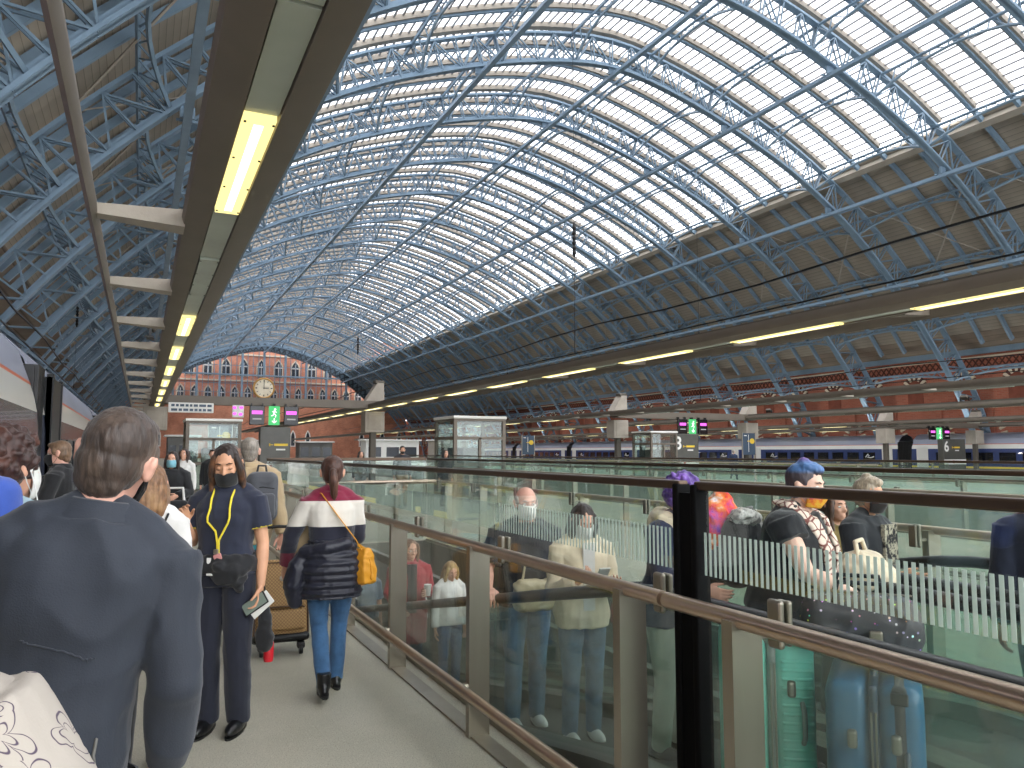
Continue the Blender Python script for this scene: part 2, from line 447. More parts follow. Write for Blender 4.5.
# ---- clock screen (glazed gable)
ZS = 15.0                          # sill of the screen
GY = END - .6
win = bpy.data.objects.new('window_1', None); COL.objects.link(win); struct(win, 'glazed arched end screen with blue bars around the clock', 'window')
gl = MB(); poly = [(p.x, p.y) for p in INF if p.y > ZS - .8]
gl.extrude([(u, v) for u, v in poly] + [(poly[-1][0], ZS), (poly[0][0], ZS)], GY - .02, GY + .02, lambda u, v, t: (XC + u, t, v)).build('glass', M_ROOFGLASS, win)
fr = MB(); th = MB()
def zin(u): return at_u(HALF, abs(u)).y
for u in np.arange(-28, 28.1, 5.6):
    z1 = zin(u)
    if z1 > ZS + .5: fr.bx(XC + u - .28, XC + u + .28, GY - .35, GY + .2, ZS, z1)
for u in np.arange(-28, 28.1, 1.4):
    z1 = zin(u)
    if z1 > ZS + .5: th.bx(XC + u - .09, XC + u + .09, GY - .12, GY + .1, ZS, z1)
for z, t_ in ((ZS, .5), (22.2, .28)):
    u1 = max(p.x for p in HALF if p.y >= z - .6)
    fr.bx(XC - u1, XC + u1, GY - .4, GY + .25, z - t_, z + .1)
for z in (17.4, 19.8, 24.6):
    u1 = max(p.x for p in HALF if p.y >= z - .3); th.bx(XC - u1, XC + u1, GY - .12, GY + .1, z - .06, z + .06)
fr.build('frame', M_BLUE, win); th.build('glazing_bar', M_BLUE2, win)
sp_ = MB()                         # spandrel between the screen arch and the roof skin
for a_, b_, c_, d_ in zip(INF, INF[1:], SKF, SKF[1:]):
    if a_.y > 8: sp_.loft([[(XC + a_.x, yy, a_.y), (XC + b_.x, yy, b_.y), (XC + d_.x, yy, d_.y), (XC + c_.x, yy, c_.y)] for yy in (GY + .3, GY + .4)])
sp_.build('spandrel', M_BLUE2, win)
g = MB()                           # brown lattice valance under the last rib
prev = None
for i, p in enumerate(INF):
    if p.y < ZS - 2: continue
    q = OUTF[i]
    if prev is not None:
        (pp, qq) = prev
        g.bar((XC + pp.x, GY, pp.y), (XC + p.x, GY, p.y), .3, .4); g.bar((XC + pp.x, GY, pp.y), (XC + q.x, GY, q.y), .2, .3); g.bar((XC + qq.x, GY, qq.y), (XC + p.x, GY, p.y), .2, .3)
    prev = (p, q)
g.build('valance', paint('valance_dark', '#4a545c', .7), win)
low = MB()                         # wall strip below the screen
low.bx(XC - 40, XC + 40, GY - .2, GY + .4, -.2, ZS - .5)
WE = struct(low.build('wall_end', M_BRICK2), 'brick piers under the clock screen', 'wall')
m = MB(); m2 = MB()
for u in (-37, -31, -25.5, -9.5, -6.3, 8, 12, 27, 33, 38):
    gothic(m, XC + u, 3.0, 1.5, 4.6, GY - .2, .1); gothic(m2, XC + u, 3.3, .9, 3.9, GY - .3, .05)
m.build('window_surround', M_WHITE, WE); m2.build('window', M_DKWIN, WE)
# ---- clock
ck = thing('clock', 'large round cream station clock with gold rim high on end screen', 'clock', (XC, GY - .75, 18.7))
RX = Matrix.Rotation(R(90), 3, 'X')
MB().lathe([(0.01, -.45), (2.45, -.45), (2.45, .0), (0.01, .0)], 48, rot=RX).build('face', paint('clock_face', '#f1e6cc', .6, 0, .04, 1.), ck)
MB().lathe([(2.4, -.5), (2.4, .08), (2.55, .2), (2.75, .16), (2.85, .02), (2.85, -.5)], 48, rot=RX).build('rim', paint('clock_gold', '#c79a55', .4, .5, .08, 2.), ck, auto=40)
m = MB()
for k in range(12):
    a = 2 * math.pi * k / 12; m.bar((1.75 * math.sin(a), -.03, 1.75 * math.cos(a)), (2.2 * math.sin(a), -.03, 2.2 * math.cos(a)), .14 if k % 3 else .26, .04, (0, 1, 0))
m.build('numerals', M_BLACK, ck)
MB().bar((0, -.06, -.3), (0, -.06, 1.75), .13, .04, (0, 1, 0)).build('minute_hand', M_BLACK, ck)
MB().bar((-.25, -.1, 0), (1.25, -.1, .05), .18, .04, (0, 1, 0)).build('hour_hand', M_BLACK, ck)
# ---- roof skin: glazing between u=-22..22, boards below
UG = 22.0
ceil = bpy.data.objects.new('ceiling', None); COL.objects.link(ceil); struct(ceil, 'arched train shed roof of glass strips above grey boarding', 'ceiling')
def skin_strip(P, y0, y1, th_, inset=0.0):
    mb = MB(); n = len(P)
    a = [(XC + p.x, p.y) for p in P]; b = []
    for i, p in enumerate(P):
        t = (P[min(i + 1, n - 1)] - P[max(i - 1, 0)]).normalized(); q = p + Vector((-t.y, t.x)) * th_; b.append((XC + q.x, q.y))
    rings = []
    for i in range(n):
        rings.append([(a[i][0], y0, a[i][1]), (a[i][0], y1, a[i][1]), (b[i][0], y1, b[i][1]), (b[i][0], y0, b[i][1])])
    return mb.loft(rings)
GP = _resample([p for p in SKF if abs(p.x) <= UG], 2.0)
for sgn in (-1, 1):
    P = [Vector((at_u(SKIN, UG - .4)))] + [p for p in SKIN if p.x > UG and p.y > 11.6] + [Vector((41.2, 11.1))]
    if sgn < 0: P = [Vector((-p.x, p.y)) for p in reversed(P)]
    skin_strip(P, YB, END, .25).build('boarding', M_BOARD, ceil, smooth=False)
skin_strip(GP, YB, END, .02).build('glazing', M_ROOFGLASS, ceil)
# glazing bars run along the hall
bars = MB()
GB = _resample([p for p in SKF if abs(p.x) <= UG], .62)
for p in GB: bars.bx(XC + p.x - .055, XC + p.x + .055, YB, END, p.y - .10, p.y - .01)
bars.build('glazing_bar', paint('glazing_bar_tan', '#8f9092', .7, 0, .08, .5), ceil)
# gutters and secondary ribs, one mesh of each shape, shared
gut = skin_strip([p + Vector((0, -.32)) for p in GP], -.27, .27, .36).mesh('gutter'); gut.materials.append(M_TAN)
SECP = [p for p in _resample(both(_off(HALF, 2.3, 40.6)), 2.0) if p.y > 10.5]
sec = skin_strip(SECP, -.11, .11, .36).mesh('secondary_rib'); sec.materials.append(M_BLUE)
sec2 = skin_strip([p - Vector((0, .0)) for p in SECP], -.2, .2, .05).mesh('secondary_flange')
y = YB + RIBS / 4; k = 1
while y < END - .5:
    o = bpy.data.objects.new('gutter', gut); COL.objects.link(o); o.parent = ceil; o.location = (0, y, 0)
    if k % 4:
        o = bpy.data.objects.new('secondary_rib', sec); COL.objects.link(o); o.parent = ceil; o.location = (0, y, 0)
    y += RIBS / 4; k += 1
# flat curbs where glass meets boards
for sgn, nm in ((-1, 'curb'), (1, 'curb')):
    p = at_u(SKIN, UG); m = MB(); m.bar((XC + sgn * (p.x), YB, p.y - .25), (XC + sgn * p.x, END, p.y - .25), .5, .7, (sgn * .55, 0, .8)); m.build('glazing_curb', M_TAN, ceil)
# ---- main ribs
def lattice(mb, yo, a, b, w):
    n = len(a)
    for i in range(n):
        mb.bar((XC + a[i].x, yo, a[i].y), (XC + b[i].x, yo, b[i].y), w, w)
        if i < n - 1:
            if i % 2: mb.bar((XC + a[i].x, yo, a[i].y), (XC + b[i + 1].x, yo, b[i + 1].y), w, w)
            else: mb.bar((XC + b[i].x, yo, b[i].y), (XC + a[i + 1].x, yo, a[i + 1].y), w, w)
ribA = skin_strip(INF, -.26, .26, .14); ribA2 = skin_strip(INF, -.09, .09, .34)
ribA.add(ribA2.v, ribA2.f); ribA = ribA.mesh('inner_chord'); ribA.materials.append(M_BLUE)
ribB = skin_strip([p for p in OUTF], -.24, .24, .16).mesh('outer_chord'); ribB.materials.append(M_BLUE)
lt = MB(); lattice(lt, -.16, INF, OUTF, .085); lattice(lt, .16, INF, OUTF, .085); ribC = lt.mesh('lattice_web'); ribC.materials.append(M_BLUE2)
rib = None
nr = int(round((END - YB) / RIBS))
for k in range(1, nr):
    yy = END - RIBS * k
    lb = 'pale blue lattice roof rib, %s back from the clock screen' % ORD[k - 1] if k - 1 < len(ORD) else 'pale blue lattice roof rib near the camera'
    if yy < 10: lb = 'pale blue lattice roof rib, %s behind the camera' % ORD[int((10 - yy) / RIBS)]
    if rib is None:
        rib = thing('roof_rib', lb, 'roof rib', (0, yy, 0), 0, 'arched ribs of the train shed')
        for nm, me in (('inner_chord', ribA), ('outer_chord', ribB), ('lattice_web', ribC)):
            o = bpy.data.objects.new(nm, me); COL.objects.link(o); o.parent = rib
    else: dup(rib, (0, yy, 0), None, lb)
# ---- trussed purlins, each one running the whole length
def fade(i): return i
us = [3.0, 8.6, 14.2, 19.4, 24.2, 28.6, 32.4, 35.6]
allu = [-u for u in reversed(us)] + us
sides = {-1: 'near side', 1: 'far side'}
for u in allu:
    s = 1 if u > 0 else -1
    a = at_u(HALF, abs(u)); i = min(range(len(HALF)), key=lambda k: abs(HALF[k].x - abs(u)))
    t = (HALF[min(i + 1, len(HALF) - 1)] - HALF[max(i - 1, 0)]).normalized(); nrm = Vector((-t.y, t.x))
    def P(d, y): q = a + nrm * d; return (XC + s * q.x, y, q.y)
    n = 8; mb = MB(); mb2 = MB(); prev = None
    for j in range(n + 1):
        w = abs(2 * j / n - 1); dep = .15 + 1.35 * (1 - w ** 2.2); y = RIBS * j / n
        q = P(dep, y)
        if prev is not None: mb.bar(prev, q, .15, .13, (s * nrm.x, 0, nrm.y))
        mb2.bar(q, P(2.0, y), .07, .07)
        if j < n: mb2.bar(q, P(2.0, y + RIBS / n), .06, .06)
        prev = q
    mb.add(mb2.v, mb2.f); span = mb.mesh('lattice_span'); span.materials.append(M_BLUE2)
    k = us.index(abs(u))
    pu = thing('roof_purlin', 'blue arched lattice purlin along the %s roof slope, %s out from the crown' % (('left' if s < 0 else 'right'), ORD[k]), 'purlin', (0, 0, 0), 0, 'trussed purlins')
    MB().bar(P(2.0, YB), P(2.0, END), .16, .14, (s * nrm.x, 0, nrm.y)).build('chord', M_BLUE, pu)
    for k in range(nr):
        y0 = YB + k * RIBS
        if y0 + RIBS < 4: continue
        o = bpy.data.objects.new('lattice_span', span); COL.objects.link(o); o.parent = pu; o.location = (0, y0, 0)
# wind-brace rods crossing in the boarded bays
for s, nm in ((-1, 'left'), (1, 'right')):
    mb = MB()
    for k in range(nr):
        y0 = YB + k * RIBS
        if y0 < 12: continue
        for ua, ub in ((24.2, 32.4), (32.4, 24.2)):
            pa, pb = at_u(OUT, ua), at_u(OUT, ub); mb.bar((XC + s * pa.x, y0, pa.y + .25), (XC + s * pb.x, y0 + RIBS, pb.y + .25), .1, .06)
    tag(mb.build('wind_brace', M_TAN), 'thin crossed wind braces under the %s side roof boards' % nm, 'roof brace', 'wind braces')
# ---- long blue pipes hung below the ribs
for k, u in enumerate((-28.3, -21.3, -10.5, .3, 10.5, 21.3, 28.3)):
    p = at_u(HALF, abs(u)); s = 1 if u >= 0 else -1
    x, z = XC + u - s * .25, p.y - .55
    pp = thing('roof_service_pipe', 'long blue service rail hung below the roof ribs, %s counted from the left wall' % ORD[k], 'rail', (x, 0, z), 0, 'service rails under the ribs')
    MB().bar((0, YB, 0), (0, END, 0), .34, .24).build('rail', M_BLUE, pp)
    if k == 0:
        mb = MB(); mb.bx(-.3, .3, -.06, .06, .1, .6); mb.bx(-.04, .04, -.06, .36, .1, .16); mb.bx(-.42, .42, .26, .36, .06, .16); hang_me = mb.mesh('hanger'); hang_me.materials.append(M_BLUE2)
    for q in range(nr):
        o = bpy.data.objects.new('hanger', hang_me); COL.objects.link(o); o.parent = pp; o.location = (0, YB + q * RIBS, 0)
# ================================================================== GANTRIES, SIGNS, BALUSTRADES, TRAINS
GZ = 4.0                                     # underside of the lighting gantries
def text(body, size, m, parent, loc, rot, name='lettering', ext=.004, align='CENTER', bold=0.0):
    cu = bpy.data.curves.new(name, 'FONT'); cu.body = body; cu.size = size; cu.extrude = ext; cu.align_x = align; cu.align_y = 'CENTER'; cu.offset = bold
    o = bpy.data.objects.new(name, cu); COL.objects.link(o); dg = bpy.context.evaluated_depsgraph_get()
    me = bpy.data.meshes.new_from_object(o.evaluated_get(dg)); bpy.data.objects.remove(o)
    me.materials.clear(); me.materials.append(m)
    q = bpy.data.objects.new(name, me); COL.objects.link(q); q.parent = parent; q.location = loc; q.rotation_euler = rot; return q
M_GP = paint('gantry_grey_glass_panel', '#b4bcae', .25, 0, .1, 1.2)
def gantry(x, side, y0, y1, label, lamps, rungs, wide=1.0, GZ=4.0):
    """lighting trough along the platform: flanges, lamp trough, ladder of rungs on the outer side"""
    t = thing('lighting_gantry', label, 'gantry', (x, 0, 0), 0, 'lighting gantries over the platforms')
    w = wide
    m = MB()
    for s in (-1, 1):                         # two curved flanges
        pl = [(.125 * w, .05), (.13 * w, .0), (.25 * w, .015), (.36 * w, .06), (.385 * w, .14), (.36 * w, .24), (.14 * w, .24)]
        m.extrude([(s * a, b) for a, b in pl], y0, y1, lambda u, v, q: (u, q, GZ + v))
    m.build('flange', M_GANTRY, t, auto=50)
    m = MB(); m.bx(-.14 * w, .14 * w, y0, y1, GZ + .10, GZ + .22); m.build('trough', M_GANTRY2, t)
    m = MB(); m.bx(-.06 * w, .06 * w, y0, y1, GZ + .24, GZ + .36); m.build('spine', M_GANTRY2, t)
    edge = y0
    for a, b, on in lamps:
        if a - edge > .3:
            nseg = max(1, round((a - edge) / 1.6))
            for q in range(nseg): MB().bx(-.118 * w, .118 * w, edge + (a - edge) * q / nseg + .02, edge + (a - edge) * (q + 1) / nseg - .02, GZ + .02, GZ + .06).build('cover_panel', M_GP, t)
        edge = b
    scr = MB()
    for a, b, on in lamps:
        o = MB().bx(-.112 * w, .112 * w, a, b, GZ - .012, GZ + .05).build('lamp', M_LAMP if on else M_GP, t)
        if on: MB().bx(-.035 * w, .035 * w, a + .12, b - .12, GZ - .02, GZ - .012).build('tube', M_LAMPC, o)
        for yy in np.linspace(a + .08, b - .08, 4):
            for s in (-1, 1): scr.box((s * .10 * w, yy, GZ - .016), (.018, .018, .01))
    scr.build('screw', M_BLACK, t)
    lx = side * 1.24
    m = MB(); m.extrude([(-.05, .1), (0, .03), (.05, .1), (.035, .24), (-.035, .24)], y0, y1, lambda u, v, q: (lx + u, q, GZ + v)); m.build('outer_beam', M_GANTRY, t, auto=50)
    for yy in rungs:
        m = MB(); a = side * .35 * w; b = lx
        m.loft([[(a, yy - .17, GZ + .03), (a, yy + .17, GZ + .03), (a, yy + .17, GZ + .22), (a, yy - .17, GZ + .22)],
                [(b, yy - .10, GZ + .09), (b, yy + .10, GZ + .09), (b, yy + .10, GZ + .2), (b, yy - .10, GZ + .2)]])
        m.build('rung', M_CONC if side < 0 else M_GANTRY, t)
    return t
PY = 42.0                                    # portals stand here
def lampset(a0, pitch, ln, n, off=()): return [(a0 + pitch * k, a0 + pitch * k + ln, k not in off) for k in range(n)]
gantry(.69, -1, 1.0, PY + 60, 'grey lighting gantry straight overhead on the near left, with warm lamps and side rungs',
       lampset(5.6, 4.55, 2.45, 12, (1,)), [9.05 + 3.75 * k for k in range(18)])
gantry(11.7, 1, 2.0, PY + 60, 'long grey lighting gantry with yellow lamps running to the concrete fin by the clock',
       lampset(1.4, 4.4, 2.8, 16), [4.9 + 4.4 * k for k in range(15)], wide=1.25)
gantry(27.3, -1, 8.0, PY + 110, 'grey lighting gantry on the near edge of the middle platform', lampset(10, 6.5, 2.4, 14, (0, 1, 2, 3, 4, 5)), [8 + 3.75 * k for k in range(24)], GZ=3.88)
gantry(38.6, 1, 12.0, PY + 110, 'grey lighting gantry on the far edge of the middle platform', lampset(14, 6.5, 2.4, 13, (0, 1, 2, 3, 4)), [13 + 3.75 * k for k in range(22)], GZ=3.88)
gantry(53.2, -1, 18.0, PY + 110, 'grey lighting gantry on the near edge of the far platform', lampset(20, 6.5, 2.4, 12, (0, 1, 2, 3)), [18 + 3.75 * k for k in range(22)], GZ=3.7)
gantry(64.2, 1, 22.0, PY + 110, 'grey lighting gantry nearest the brick side wall', lampset(24, 6.5, 2.4, 12, (0, 1, 2)), [22 + 3.75 * k for k in range(22)], GZ=3.7)
# ---- portals: cross beam on two concrete piers with raking fins
M_SCREEN = paint('screen_black', '#101012', .2, 0, .1, 4.)
M_PINK = emit('pink_screen', '#e060d8', 1.0)
M_PINKD = emit('screen_text_dim', '#cfcfcf', .35)
M_GREEN = emit('green_exit_sign', '#4aa968', .85)
M_SIGNW = emit('exit_sign_white', '#e8f2e8', .95)
M_DKGREY = paint('sign_panel_grey', '#55544f', .4, .2, .1, 3.)
M_YELT = paint('yellow_lettering', '#e9c53a', .5, 0, .05, 3.)
M_TOTEM = paint('totem_blue', '#2f4459', .35, 0, .08, 3.)
names = ('nearest platform, below the clock', 'middle platform', 'far platform')
for q, (xa, xb, num) in enumerate(((.69, 11.7, None), (27.9, 38.9, '8'), (53.0, 64.0, '6'))):
    GZ = (4.0, 3.82, 3.6)[q]
    pt = thing('gantry_portal', 'concrete and steel cross portal with raking fins over the %s' % names[q], 'portal', (0, PY, 0), 0, 'cross portals')
    m = MB(); m.bx(xa - .3, xb + .3, -.35, .35, GZ + .03, GZ + .42); m.bx(xa - .3, xb + .3, -.42, .42, GZ, GZ + .06); m.build('cross_beam', M_GANTRY, pt)
    for s, x in ((-1, xa), (1, xb)):
        m = MB(); m.extrude([(-.6, 0), (.45, 0), (.42, 1.0), (.05, 1.0)], -.35, .35, lambda u, v, t: (x + u, t, GZ + .42 + v))
        m.build('raking_fin', M_CONC, pt)
        m = MB(); m.rbox((x + .22, 0, GZ + 1.5), (.55, .5, .16), .03); m.build('floodlight', M_GANTRY2, pt)
        m = MB(); m.rbox((x - .1, 0, GZ - .75), (1.1, .9, 1.15), .03); m.rbox((x - .1, -.45, GZ - .75), (.8, .06, .85), .02); m.build('pier_head', M_CONC, pt)
        m = MB(); m.rbox((x - .1, 0, (GZ - 1.3) / 2), (.34, .34, GZ - 1.3), .05); m.build('post', M_GANTRY2, pt)
    xm = (xa + xb) / 2
    for s, nm in ((-1, 'left of'), (1, 'right of')):
        sc = thing('departure_screen', 'black hanging departure screen %s the green exit sign, %s' % (nm, names[q]), 'screen', (xm + s * .86, PY - .6, GZ - .52), 0, 'departure screens')
        MB().rbox((0, 0, 0), (.74, .16, .98), .03).build('case', M_SCREEN, sc)
        MB().bx(-.26, .26, -.09, -.082, .06, .24).build('display', M_PINK, sc)
        MB().bx(-.22, .22, -.09, -.082, -.22, -.15).build('text_line', M_PINKD, sc)
        m = MB(); m.bx(-.3, -.25, -.03, .30, .45, .62); m.bx(.25, .3, -.03, .30, .45, .62); m.build('bracket', M_BLACK, sc)
    ex = thing('exit_sign', 'green lit sign with white running figure and arrow, %s' % names[q], 'sign', (xm, PY - .6, GZ - .52), 0, 'green exit signs')
    MB().rbox((0, 0, 0), (.55, .14, .98), .03).build('panel', M_GREEN, ex)
    m = MB(); Y_ = -.078
    m.ell((.04, Y_, .48), (.075, .006, .075)); m.bar((.02, Y_, .4), (-.03, Y_, .15), .1, .01, (0, 1, 0)); m.bar((-.02, Y_, .36), (.16, Y_, .24), .05, .01, (0, 1, 0)); m.bar((-.02, Y_, .36), (-.16, Y_, .27), .05, .01, (0, 1, 0))
    m.bar((-.03, Y_, .16), (.1, Y_, .02), .06, .01, (0, 1, 0)); m.bar((.1, Y_, .02), (.06, Y_, -.14), .06, .01, (0, 1, 0)); m.bar((-.03, Y_, .16), (-.1, Y_, 0), .06, .01, (0, 1, 0)); m.bar((-.1, Y_, 0), (-.22, Y_, -.02), .06, .01, (0, 1, 0))
    m.bar((0, Y_, -.2), (0, Y_, -.55), .07, .01, (0, 1, 0)); m.bar((0, Y_, -.56), (-.15, Y_, -.4), .07, .01, (0, 1, 0)); m.bar((0, Y_, -.56), (.15, Y_, -.4), .07, .01, (0, 1, 0))
    m.xf(Matrix.Diagonal((.75, 1, .68, 1))); m.build('running_figure', M_SIGNW, ex); MB().bx(-.05, .05, -.03, .30, .45, .62).build('bracket', M_BLACK, ex)
    pn = thing('platform_sign', 'tall dark grey platform totem panel below the screens, %s' % (names[q] if not num else 'with a white number %s' % num), 'sign', (xm - (.1, 1.5, .0)[q], PY - 1.6, 0), 0, 'platform panels')
    wd = (1.5, 1.95, 2.7)[q]; hp = (2.85, 2.75, 2.62)[q]
    m = MB(); m.rbox((0, 0, hp / 2), (wd, .5, hp), .04); m.build('panel', M_DKGREY, pn)
    MB().bx(-wd / 2 + .02, wd / 2 - .02, -.262, -.25, .62, 1.0).build('white_band', M_WHITE, pn)
    MB().bx(-.28, -.12, -.27, -.25, .7, .95).build('red_mark', paint('sign_red', '#b03038', .5), pn)
    if num: text(num, 1.15, M_WHITE, pn, (-wd * .37, -.27, hp - .62), (R(90), 0, 0), 'number', bold=.02)
    m = MB(); m.bx(-.05, .62, -.27, -.25, 1.9, 2.02); m.bx(-.3, -.1, -.27, -.25, 1.94, 1.98); m.bx(-.3, -.24, -.27, -.25, 1.89, 2.03); m.build('yellow_lettering', M_YELT, pn)
    MB().bx(.05, .5, -.27, -.25, 1.68, 1.76).build('white_lettering', M_WHITE, pn)
GZ = 4.0
# white station sign hanging on the near portal, and pink panels beyond
sg = thing('hanging_sign', 'long white sign strip with dark lettering under the portal, left of the exit sign', 'sign', (2.2, PY - .47, GZ - .2), 0)
MB().rbox((0, 0, 0), (2.1, .1, .5), .03).build('board', M_WHITE, sg)
m = MB()
random.seed(4)
for r_ in (0, 1):
    x = -.92
    while x < .85:
        w = random.uniform(.1, .34); m.bx(x, min(x + w, .95), -.058, -.05, .05 - .22 * r_, .17 - .22 * r_); x += w + .06
m.build('lettering', M_TOTEM, sg)
pk = thing('pink_display', 'small pink and white advert display beside the left departure screen', 'screen', (4.42, PY - .5, GZ - .33), 0)
MB().rbox((0, 0, 0), (.56, .12, .62), .02).build('case', M_WHITE, pk); m = MB()
for a, b in ((-.3, .3), (.25, .32), (.2, -.25), (-.28, -.2)): m.ell((a * .6, -.065, b * .6), (.10, .008, .08))
m.build('graphic', M_PINK, pk)
# ---- blue wayfinding totems with a yellow arrow disc
tot = None
for x, y, s_, lb in ((3.35, 38.4, 1.0, 'behind the woman with the yellow lanyard'), (27.9, 55.0, 1.05, 'before the far train, left of the number 8 panel'), (38.1, 41.2, 1.0, 'right of the number 8 panel')):
    lab = 'blue totem with yellow arrow disc, ' + lb
    if tot is None:
        tot = thing('wayfinding_totem', lab, 'sign', (x, y, 0), R(-6), 'wayfinding totems')
        for s in (-1, 1): MB().bx(s * .52 - .04, s * .52 + .04, -.04, .04, 0, 2.95).build('post', M_STEEL, tot)
        MB().rbox((0, 0, 2.15), (1.02, .1, 1.5), .02).build('panel', M_TOTEM, tot)
        m = MB(); m.lathe([(.01, -.01), (.19, -.01), (.19, .01), (.01, .01)], 20, (.24, -.06, 2.35), RX); m.bx(-.14, .2, -.068, -.05, 2.32, 2.38); m.build('arrow_disc', M_YELT, tot)
        m = MB(); m.bx(-.06, -.03, -.06, -.05, 1.6, 2.8); m.bx(-.4, -.2, -.06, -.05, 2.7, 2.76); m.build('white_line', M_WHITE, tot)
    else: dup(tot, (x, y, 0), None, lab)
# ---- glass lifts
lf = None
for x, y, lb in ((11.0, 26.5, 'glass lift shaft behind the three people at the second balustrade'), (29.4, 40.2, 'glass lift shaft left of the number 8 panel'), (2.55, 33, 'glass lift shaft behind the blue totem on the near platform')):
    if lf is None:
        lf = thing('glass_lift', lb, 'lift', (x, y, 0), 0, 'glass lifts'); f = MB()
        for sx in (-1, 1):
            for sy in (-1, 1): f.bx(sx * .95 - .06, sx * .95 + .06, sy * .95 - .06, sy * .95 + .06, 0, 2.8)
        for z in (.06, 1.15, 2.1, 2.76):
            for s in (-1, 1): f.bx(-1, 1, s * .95 - .05, s * .95 + .05, z - .05, z + .05); f.bx(s * .95 - .05, s * .95 + .05, -1, 1, z - .05, z + .05)
        f.bx(-.05, .05, -1, -.9, 0, 2.1); f.build('frame', M_GANTRY, lf)
        m = MB()
        for s in (-1, 1): m.bx(-.9, .9, s * .95 - .01, s * .95 + .01, .1, 2.7); m.bx(s * .95 - .01, s * .95 + .01, -.9, .9, .1, 2.7)
        m.build('glass', M_GLASSD, lf); m = MB(); m.rbox((0, 0, 2.84), (2.1, 2.1, .1), .03); m.build('roof', M_WHITE, lf)
        MB().rbox((.1, .2, .9), (.9, .8, 1.7), .05).build('car', M_GREY, lf)
    else: dup(lf, (x, y, 0), None, lb)
# ---- balustrades
def balustrade(x, y0, y1, posts, label, near=False, joints=None, end_post=None, rail_gap=None, side=-1, TOP=1.47):
    t = thing('glass_balustrade', label, 'balustrade', (x, 0, 0), 0, 'glass balustrades')
    gx = -side * .17                          # glass stands behind the posts
    for y in posts:
        m = MB(); m.box((0, y, .53), (.125, .05, 1.06)); p = m.build('post', M_STEEL, t)
        m = MB(); m.rbox((gx * .5, y, 1.0), (.19, .025, .022), .004); m.rbox((gx + side * .022, y, 1.03), (.028, .062, .16), .012); m.rbox((gx - side * .018, y, 1.03), (.022, .058, .15), .01)
        m.build('clamp', M_STEEL, t)
    segs = [(y0, y1)] if rail_gap is None else [(y0, rail_gap - .012), (rail_gap + .012, y1)]
    for a, b in segs:
        MB().tube([(side * .02, a, 1.06), (side * .02, b, 1.06)], .029, 16, rnd=False).build('handrail', M_RAIL, t, auto=50)
        if near: MB().tube([(side * .12, a, .28), (side * .12, b, .28)], .029, 16, rnd=False).build('bumper_rail', M_RAIL, t, auto=50)
    if near:
        m = MB()
        for y in posts: m.tube([(0, y, .28), (side * .12, y, .28)], .022, 8)
        m.build('rail_bracket', M_STEEL, t)
    js = joints or list(np.linspace(y0, y1, max(2, int((y1 - y0) / 2.2))))
    for a, b in zip(js, js[1:]):
        o = MB().bx(gx - .006, gx + .006, a + .006, b - .006, -.25, TOP - .02).build('pane', M_GLASS if near else M_GLASSD, t)
        if near:
            st = MB(); hz = MB(); y = a + .02
            while y < b - .02:
                if y < 4.22:
                    p_ = .0205 + .0028 * y; st.bx(gx + side * .0062, gx + side * .0075, y, y + p_ * (.60 - .06 * y), 1.135, 1.295); y += p_
                else: break
            if st.v: st.build('frosted_stripes', M_FROST, o)
            if b > 4.22: hz.bx(gx + side * .0062, gx + side * .0072, max(a + .008, 4.22), b - .008, 1.135, 1.295); hz.build('frosted_band', M_HAZE, o)
    for a, b in ([(y0, y1)] if end_post is None else [(y0, end_post - .05), (end_post + .04, y1)]):
        m = MB(); m.rbox((gx, (a + b) / 2, TOP), (.05, b - a, .034), .008); m.build('top_rail', M_DARKRAIL, t)
    if end_post is not None:
        m = MB()
        for dy in (-.055, .055): m.rbox((gx, end_post + dy, .6), (.07, .035, 1.75), .008)
        m.bx(gx - .022, gx + .022, end_post - .045, end_post + .045, -.28, 1.44); m.build('end_post', M_MATTE, t, auto=40)
    m = MB(); m.bx(gx - .03, gx + .03, y0, y1, -.3, .03); m.bx(-.05, .05, y0, y1, -.02, .012); m.build('base_channel', M_STEEL, t)
    return t
balustrade(1.78, .15, 13.5, [.5, 1.98, 2.62, 4.15, 5.68, 7.2, 8.75, 10.3, 11.85, 13.4],
           'near steel and glass balustrade with handrail, bumper rail and frosted stripes beside the walkway', True,
           [.15, 2.40, 4.28, 5.85, 7.4, 8.95, 10.5, 12.05, 13.5], 2.44, 2.36, -1)
balustrade(4.95, -.5, 13.5, [.5 + 1.55 * k for k in range(9)], 'second glass balustrade along the far side of the moving ramps', side=1)
balustrade(9.6, 0, 30, [1 + 2.2 * k for k in range(13)], 'third glass balustrade standing on the open platform floor beyond the ramps', side=-1)
balustrade(13.9, 6, 34, [7 + 2.4 * k for k in range(11)], 'glass balustrade nearest the edge of the near island platform', side=1, TOP=1.1)
balustrade(27.2, 22, 60, [23 + 3 * k for k in range(12)], 'long glass balustrade along the middle platform, before the number 8 panel', side=-1, TOP=1.1)
balustrade(37.5, 26, 60, [27 + 3 * k for k in range(11)], 'glass balustrade on the far edge of the middle platform', side=1, TOP=1.1)
t = thing('glass_balustrade', 'short cross balustrade closing the far end of the ramp opening', 'balustrade', (0, 13.55, 0), 0, 'glass balustrades')
MB().tube([(1.8, 0, 1.06), (4.95, 0, 1.06)], .036, 12, rnd=False).build('handrail', M_RAIL, t, auto=50)
for x in (2.6, 3.4, 4.2): MB().box((x, .02, .53), (.05, .125, 1.06)).build('post', M_STEEL, t)
MB().bx(1.95, 4.8, .1, .112, -.2, 1.45).build('pane', M_GLASSD, t); MB().rbox((3.37, .106, 1.47), (2.85, .05, .055), .008).build('top_rail', M_DARKRAIL, t)
